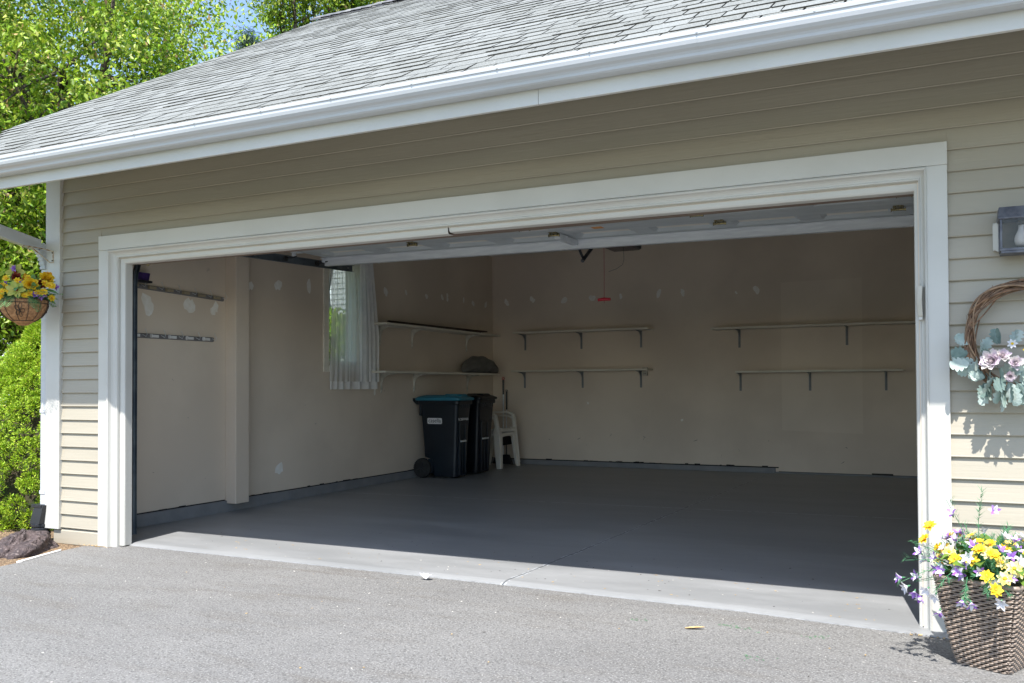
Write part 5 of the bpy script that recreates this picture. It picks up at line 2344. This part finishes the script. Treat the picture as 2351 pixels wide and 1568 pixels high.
g = MB()
for (a, L_, w) in ((2.6, .05, .014), (1.9, .045, .013), (1.2, .04, .012), (.5, .05, .013), (3.3, .06, .012), (-.1, .05, .010)):
    petal(g, Matrix.Translation((2.94, .015, -.012)) @ RZm(a) @ RYm(-.5), L_, w, curve=.2, cup=.3)
o = g.build('fallen_bloom', M_white_p, at=(2.94, .015, -.014), smooth=True)
tag(o, 'crumpled white fallen bloom lying at the slab edge', 'fallen bloom')
g = MB()
petal(g, Matrix.Translation((4.70, -.41, -.014)) @ RZm(.35), .10, .013, curve=.08, cup=.5, n=7)
tag(g.build('dry_leaf', cols[0], at=(4.70, -.41, -.016), smooth=True), 'curled tan leaf lying on the asphalt', 'leaf')

# ------------------------------------------------------------------ vegetation


def leaf_mesh(name, C, D, U_, Lf, Wf, tint, m, parent, origin):
    """C centres, D directions, U_ side vectors (n,3); one folded pointed leaf each."""
    n = len(C)
    V = np.empty((n, 4, 3), np.float32)
    Nn = np.cross(D, U_)
    Nn /= np.linalg.norm(Nn, axis=1, keepdims=True) + 1e-9
    V[:, 0] = C - D * Lf[:, None] * .5
    V[:, 1] = C + U_ * Wf[:, None] * .5 - D * Lf[:, None] * .08 + Nn * Wf[:, None] * .18
    V[:, 2] = C + D * Lf[:, None] * .5 - Nn * Lf[:, None] * .12
    V[:, 3] = C - U_ * Wf[:, None] * .5 - D * Lf[:, None] * .08 + Nn * Wf[:, None] * .18
    V = V.reshape(-1, 3) - np.array(origin, np.float32)
    idx = np.arange(n)[:, None] * 4
    F = np.concatenate([idx + [0, 1, 2], idx + [0, 2, 3]], 1).reshape(-1)
    me = bpy.data.meshes.new(name)
    me.vertices.add(n * 4)
    me.vertices.foreach_set('co', V.reshape(-1))
    me.loops.add(len(F))
    me.loops.foreach_set('vertex_index', F.astype(np.int32))
    me.polygons.add(n * 2)
    me.polygons.foreach_set('loop_start', np.arange(0, n * 6, 3, dtype=np.int32))
    me.polygons.foreach_set('loop_total', np.full(n * 2, 3, np.int32))
    me.update(calc_edges=True)
    ca = me.color_attributes.new('leaf_tint', 'FLOAT_COLOR', 'POINT')
    col = np.ones((n, 4, 4), np.float32)
    col[:, :, :3] = tint[:, None, :]
    ca.data.foreach_set('color', col.reshape(-1))
    me.materials.append(m)
    o = bpy.data.objects.new(name, me)
    COL.objects.link(o)
    o.parent = parent
    return o


def unit(v):
    return v / (np.linalg.norm(v, axis=-1, keepdims=True) + 1e-9)


def tints(r, n, pal, w, jit=.18):
    pal = np.array(pal)
    i = r.choice(len(pal), n, p=np.array(w) / sum(w))
    return np.clip(pal[i] * (1 + r.normal(0, jit, (n, 1))) * (1 + r.normal(0, .05, (n, 3))), .004, .9).astype(np.float32)


PAL = [(.24, .38, .025), (.36, .50, .04), (.14, .25, .02), (.52, .58, .12), (.42, .28, .12)]


def tree(label, base, h, crown, nclump, per, seed, leaf=.11, trunk_r=.16, pal=PAL, w=(4, 4, 3, 2, .5), limbs=14, name='shade_tree', cat='tree',
         sig=.26, droop=.55, group=None):
    """crown: list of (cx,cy,cz,rx,ry,rz,weight) ellipsoids relative to the base."""
    t = thing(name, label, cat, base, group)
    r = np.random.default_rng(seed)
    B = np.array(base)
    cr = np.array(crown, float)
    ws = cr[:, 6] / cr[:, 6].sum()
    which = r.choice(len(cr), nclump, p=ws)
    d = unit(r.normal(0, 1, (nclump, 3)))
    rad = r.uniform(.25, 1, nclump) ** .45
    cc = B + cr[which, :3] + d * rad[:, None] * cr[which, 3:6]
    N = nclump * per
    base_c = np.repeat(cc, per, 0)
    sg = r.uniform(.6, 1.3, (nclump, 1)).repeat(per, 0) * sig
    C = base_c + r.normal(0, 1, (N, 3)) * sg * np.array([1, 1, .6])
    D = unit(r.normal(0, .6, (N, 3)) + np.array([0, 0, -droop]) + unit(C - base_c) * .3)
    Us = unit(np.cross(D, unit(r.normal(0, 1, (N, 3)))))
    Lf = leaf * r.uniform(.65, 1.25, N)
    Wf = Lf * r.uniform(.42, .6, N)
    ti = tints(r, N, pal, w)
    clt = np.repeat(1 + r.normal(0, .13, (nclump, 1)), per, 0)
    ti = (ti * clt).astype(np.float32)
    leaf_mesh('crown', C, D, Us, Lf, Wf, ti, M_leaf, t, base)
    rr = random.Random(seed)
    g = MB()
    top = Vector(base) + Vector((rr.uniform(-.3, .3), rr.uniform(-.3, .3), h * .62))
    tp = [Vector(base) + Vector((0, 0, -.1)), Vector(base) + Vector((.08, .05, h * .2)), Vector(base) + Vector((-.1, .1, h * .4)), top]
    g.tube(tp, [trunk_r * 1.25, trunk_r, trunk_r * .75, trunk_r * .4], 9)
    for k in range(limbs):
        u = rr.uniform(.22, 1)
        s = tp[0].lerp(top, u)
        tgt = Vector(cc[rr.randrange(nclump)])
        if tgt.z < s.z - .3:
            s = tp[0].lerp(top, .25)
        mid = s.lerp(tgt, .45) + Vector((rr.uniform(-.3, .3), rr.uniform(-.3, .3), rr.uniform(0, .5)))
        r0 = trunk_r * (.55 - .3 * u) + .015
        g.tube([s, s.lerp(mid, .5) + Vector((0, 0, .08)), mid, tgt], [r0, r0 * .8, r0 * .55, .012], 6)
        for q in range(4):
            t2 = Vector(cc[rr.randrange(nclump)])
            if (t2 - mid).length < 2.4:
                g.tube([mid, mid.lerp(t2, .5) + Vector((rr.uniform(-.1, .1), rr.uniform(-.1, .1), .1)), t2], [r0 * .4, r0 * .25, .006], 5)
        for q in range(5):
            e = tgt + Vector((rr.uniform(-.6, .6), rr.uniform(-.6, .6), rr.uniform(-.4, .5)))
            g.tube([tgt.lerp(mid, .2), tgt.lerp(e, .6), e], [.014, .009, .004], 4)
    g.build('trunk', M_bark, t, smooth=True)
    return t


# big tree behind the garage corner
tree('broad bright green shade tree rising behind the left end of the roof', (-6.3, 4.6, -.05), 9.5,
     [(-.2, 0, 5.6, 2.85, 3.0, 3.6, 5), (-.8, -1.6, 3.6, 2.2, 1.9, 2.2, 2.6), (-.5, 1.2, 6.2, 1.4, 1.8, 2.4, 1.5), (-1.5, -2.0, 6.4, 2.0, 2.0, 2.4, 2),
      (.3, -.3, 2.6, 1.9, 1.7, 1.5, 1.8)], 820, 165, 101, leaf=.086, trunk_r=.24, limbs=26)
tree('second leafy tree showing above the roof slope beside a sky gap', (-6.3, 10.6, -.05), 12.5,
     [(0, 0, 10.2, 1.3, 1.5, 1.9, 5), (.9, .6, 9.9, 1.1, 1.2, .9, 2), (-.2, 0, 7.9, 1.35, 1.5, .9, 3)], 270, 130, 102, leaf=.098, trunk_r=.22,
     w=(4, 4, 3, 2, .4))
tree('tall leafy tree at the far left behind the hanging basket', (-11.5, 4.0, -.05), 12,
     [(0, 0, 7.2, 3.6, 3.6, 4.0, 5), (0, -1, 3.8, 3.0, 3.0, 2.4, 3)], 420, 75, 103, leaf=.17, trunk_r=.24, w=(4, 3, 4, 1, .2))
tree('dense green tree filling the gap behind the corner board', (-8.6, 8.6, -.05), 8,
     [(0, 0, 4.6, 2.8, 3.2, 2.9, 5), (0, 0, 2.2, 2.2, 2.2, 1.6, 2)], 260, 75, 104, leaf=.15, trunk_r=.2, w=(4, 3, 4, 1, .2), limbs=8)

# far pine that shows in the sky gap
t = thing('pine_tree', 'bluish pine top showing in the sky gap above the roof', 'pine tree', (-19.2, 22.5, -.05))
r = np.random.default_rng(55)
B = np.array([-19.2, 22.5, 0])
nC = 420
hh = r.uniform(0, 1, nC) ** .8
zz = 4 + hh * 11.4
ang = r.uniform(0, 2 * np.pi, nC)
rad = (1 - hh) * 3.0 * r.uniform(.3, 1, nC) + .1
cc = B + np.stack([np.cos(ang) * rad, np.sin(ang) * rad, zz], 1)
per = 70
C = np.repeat(cc, per, 0) + r.normal(0, .2, (nC * per, 3))
out = unit(np.stack([np.cos(ang), np.sin(ang), np.full(nC, .35)], 1)).repeat(per, 0)
D = unit(out + r.normal(0, .55, (nC * per, 3)))
Us = unit(np.cross(D, unit(r.normal(0, 1, (nC * per, 3)))))
Lf = r.uniform(.14, .26, nC * per)
leaf_mesh('crown', C, D, Us, Lf, Lf * .09, tints(r, nC * per, [(.05, .09, .05), (.08, .13, .07)], (1, 1)), M_conif, t, (-19.2, 22.5, -.05))
g = MB()
g.tube([(-19.2, 22.5, -.1), (-19.2, 22.5, 7), (-19.2, 22.5, 15.3)], [.25, .15, .02], 8)
g.build('trunk', M_bark, t)


# clipped bright conifer shrub beside the corner
def globe_conifer(label, base, H, Rb, seed, lumps, name='dwarf_conifer'):
    t = thing(name, label, 'conifer shrub', base)
    r = np.random.default_rng(seed)
    B = np.array(base)
    # surface of a broad cone made of cloud-like lumps
    hh = r.uniform(0, 1, lumps)
    ang = r.uniform(0, 2 * np.pi, lumps)
    prof = np.where(hh < .18, .80 + hh / .18 * .20, (1 - ((hh - .18) / .82) ** 1.25))
    rad = Rb * prof * r.uniform(.80, 1.04, lumps)
    cc = B + np.stack([np.cos(ang) * rad, np.sin(ang) * rad, hh * H], 1)
    outd = unit(np.stack([np.cos(ang), np.sin(ang), .25 + hh * .9], 1))
    size = r.uniform(.06, .125, lumps)
    per = 230
    n = lumps * per
    dd = unit(r.normal(0, 1, (n, 3)))
    od = np.repeat(outd, per, 0)
    flip = (dd * od).sum(1) < -.15
    dd[flip] *= -1
    P = np.repeat(cc, per, 0) + dd * np.repeat(size, per)[:, None] * r.uniform(.82, 1.05, n)[:, None]
    keep = P[:, 2] > B[2] + .0
    P, dd = P[keep], dd[keep]
    n = len(P)
    D = unit(dd + r.normal(0, .35, (n, 3)))
    Us = unit(np.cross(D, unit(r.normal(0, 1, (n, 3)))))
    Lf = r.uniform(.018, .034, n)
    ti = tints(r, n, [(.30, .46, .02), (.40, .54, .035), (.19, .33, .015), (.50, .58, .08)], (4, 3, 2, 1))
    leaf_mesh('foliage', P, D, Us, Lf, Lf * .42, ti, M_conif, t, base)
    # dark inner twigs and core branches
    rr = random.Random(seed)
    g = MB()
    for k in range(160):
        a = rr.uniform(0, 2 * pi)
        z = rr.uniform(.02, .92)
        q = (Rb * (1 - z) * .9)
        p0 = Vector(base) + Vector((0, 0, z * H * .6))
        p1 = Vector(base) + Vector((cos(a) * q, sin(a) * q, z * H))
        g.tube([p0, p0.lerp(p1, .6) + Vector((0, 0, .03)), p1], [.012, .008, .003], 4)
    g.build('branches', M_brownt, t)
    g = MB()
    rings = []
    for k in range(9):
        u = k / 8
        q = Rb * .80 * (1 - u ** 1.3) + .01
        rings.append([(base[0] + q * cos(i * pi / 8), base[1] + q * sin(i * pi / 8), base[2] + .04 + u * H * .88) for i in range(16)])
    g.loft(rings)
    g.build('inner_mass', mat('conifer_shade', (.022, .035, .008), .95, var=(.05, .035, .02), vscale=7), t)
    return t


globe_conifer('bright lime green dwarf conifer beside the garage corner', (-1.78, 1.0, -.03), 1.98, 1.12, 61, 900)
# small blue spruce-like sprigs behind the rock
# shrub seen through the window
tree('leafy shrub outside the left wall window', (-4.4, 8.95, -.05), 2.4,
     [(0, 0, 1.5, .8, .9, 1.25, 1)], 90, 90, 71, leaf=.10, trunk_r=.05, limbs=6, name='window_shrub', cat='shrub', sig=.16)

# neighbour's house beyond the trees
NB = thing('neighbour_house', 'white sided neighbouring house seen through window and between leaves', 'house', (-12, 14, 0))
g = MB()
z = .1
while z < 5.6:
    g.extrude([(0, z), (-.022, z), (-.004, z + .16), (0, z + .16)], -27, -5.0, Matrix.Translation((0, 15.5, 0)))
    z += .15
g.box(-27, -5.0, 15.505, 24, -.1, 5.7)
g.build('wall', M_nwall, NB)
g = MB()
g.add([(-27.5, 15.0, 5.55), (-4.6, 15.0, 5.55), (-4.6, 19.7, 7.6), (-27.5, 19.7, 7.6), (-4.6, 24.4, 5.55), (-27.5, 24.4, 5.55)], [(0, 1, 2, 3), (3, 2, 4, 5)])
g.build('roof', M_nroof, NB)
# distant woods behind everything at left
r = np.random.default_rng(88)
n = 26000
a = r.uniform(radians(100), radians(172), n)
rad = r.uniform(34, 44, n)
top_ = 6 + 2.2 * np.sin(a * 9) + 1.6 * np.sin(a * 23 + 1)
C = np.stack([np.cos(a) * rad + 2, np.sin(a) * rad - 4, r.uniform(0, 1, n) ** .7 * top_], 1)
D = unit(r.normal(0, 1, (n, 3)))
Us = unit(np.cross(D, unit(r.normal(0, 1, (n, 3)))))
Lf = r.uniform(.35, .8, n)
o = leaf_mesh('far_woods', C, D, Us, Lf, Lf * .6, tints(r, n, PAL, (4, 3, 4, 1, .2)), M_leaf, None, (0, 0, 0))
o['kind'] = 'stuff'
o['label'] = 'distant green woods behind the trees and the neighbouring house'
o['category'] = 'woods'
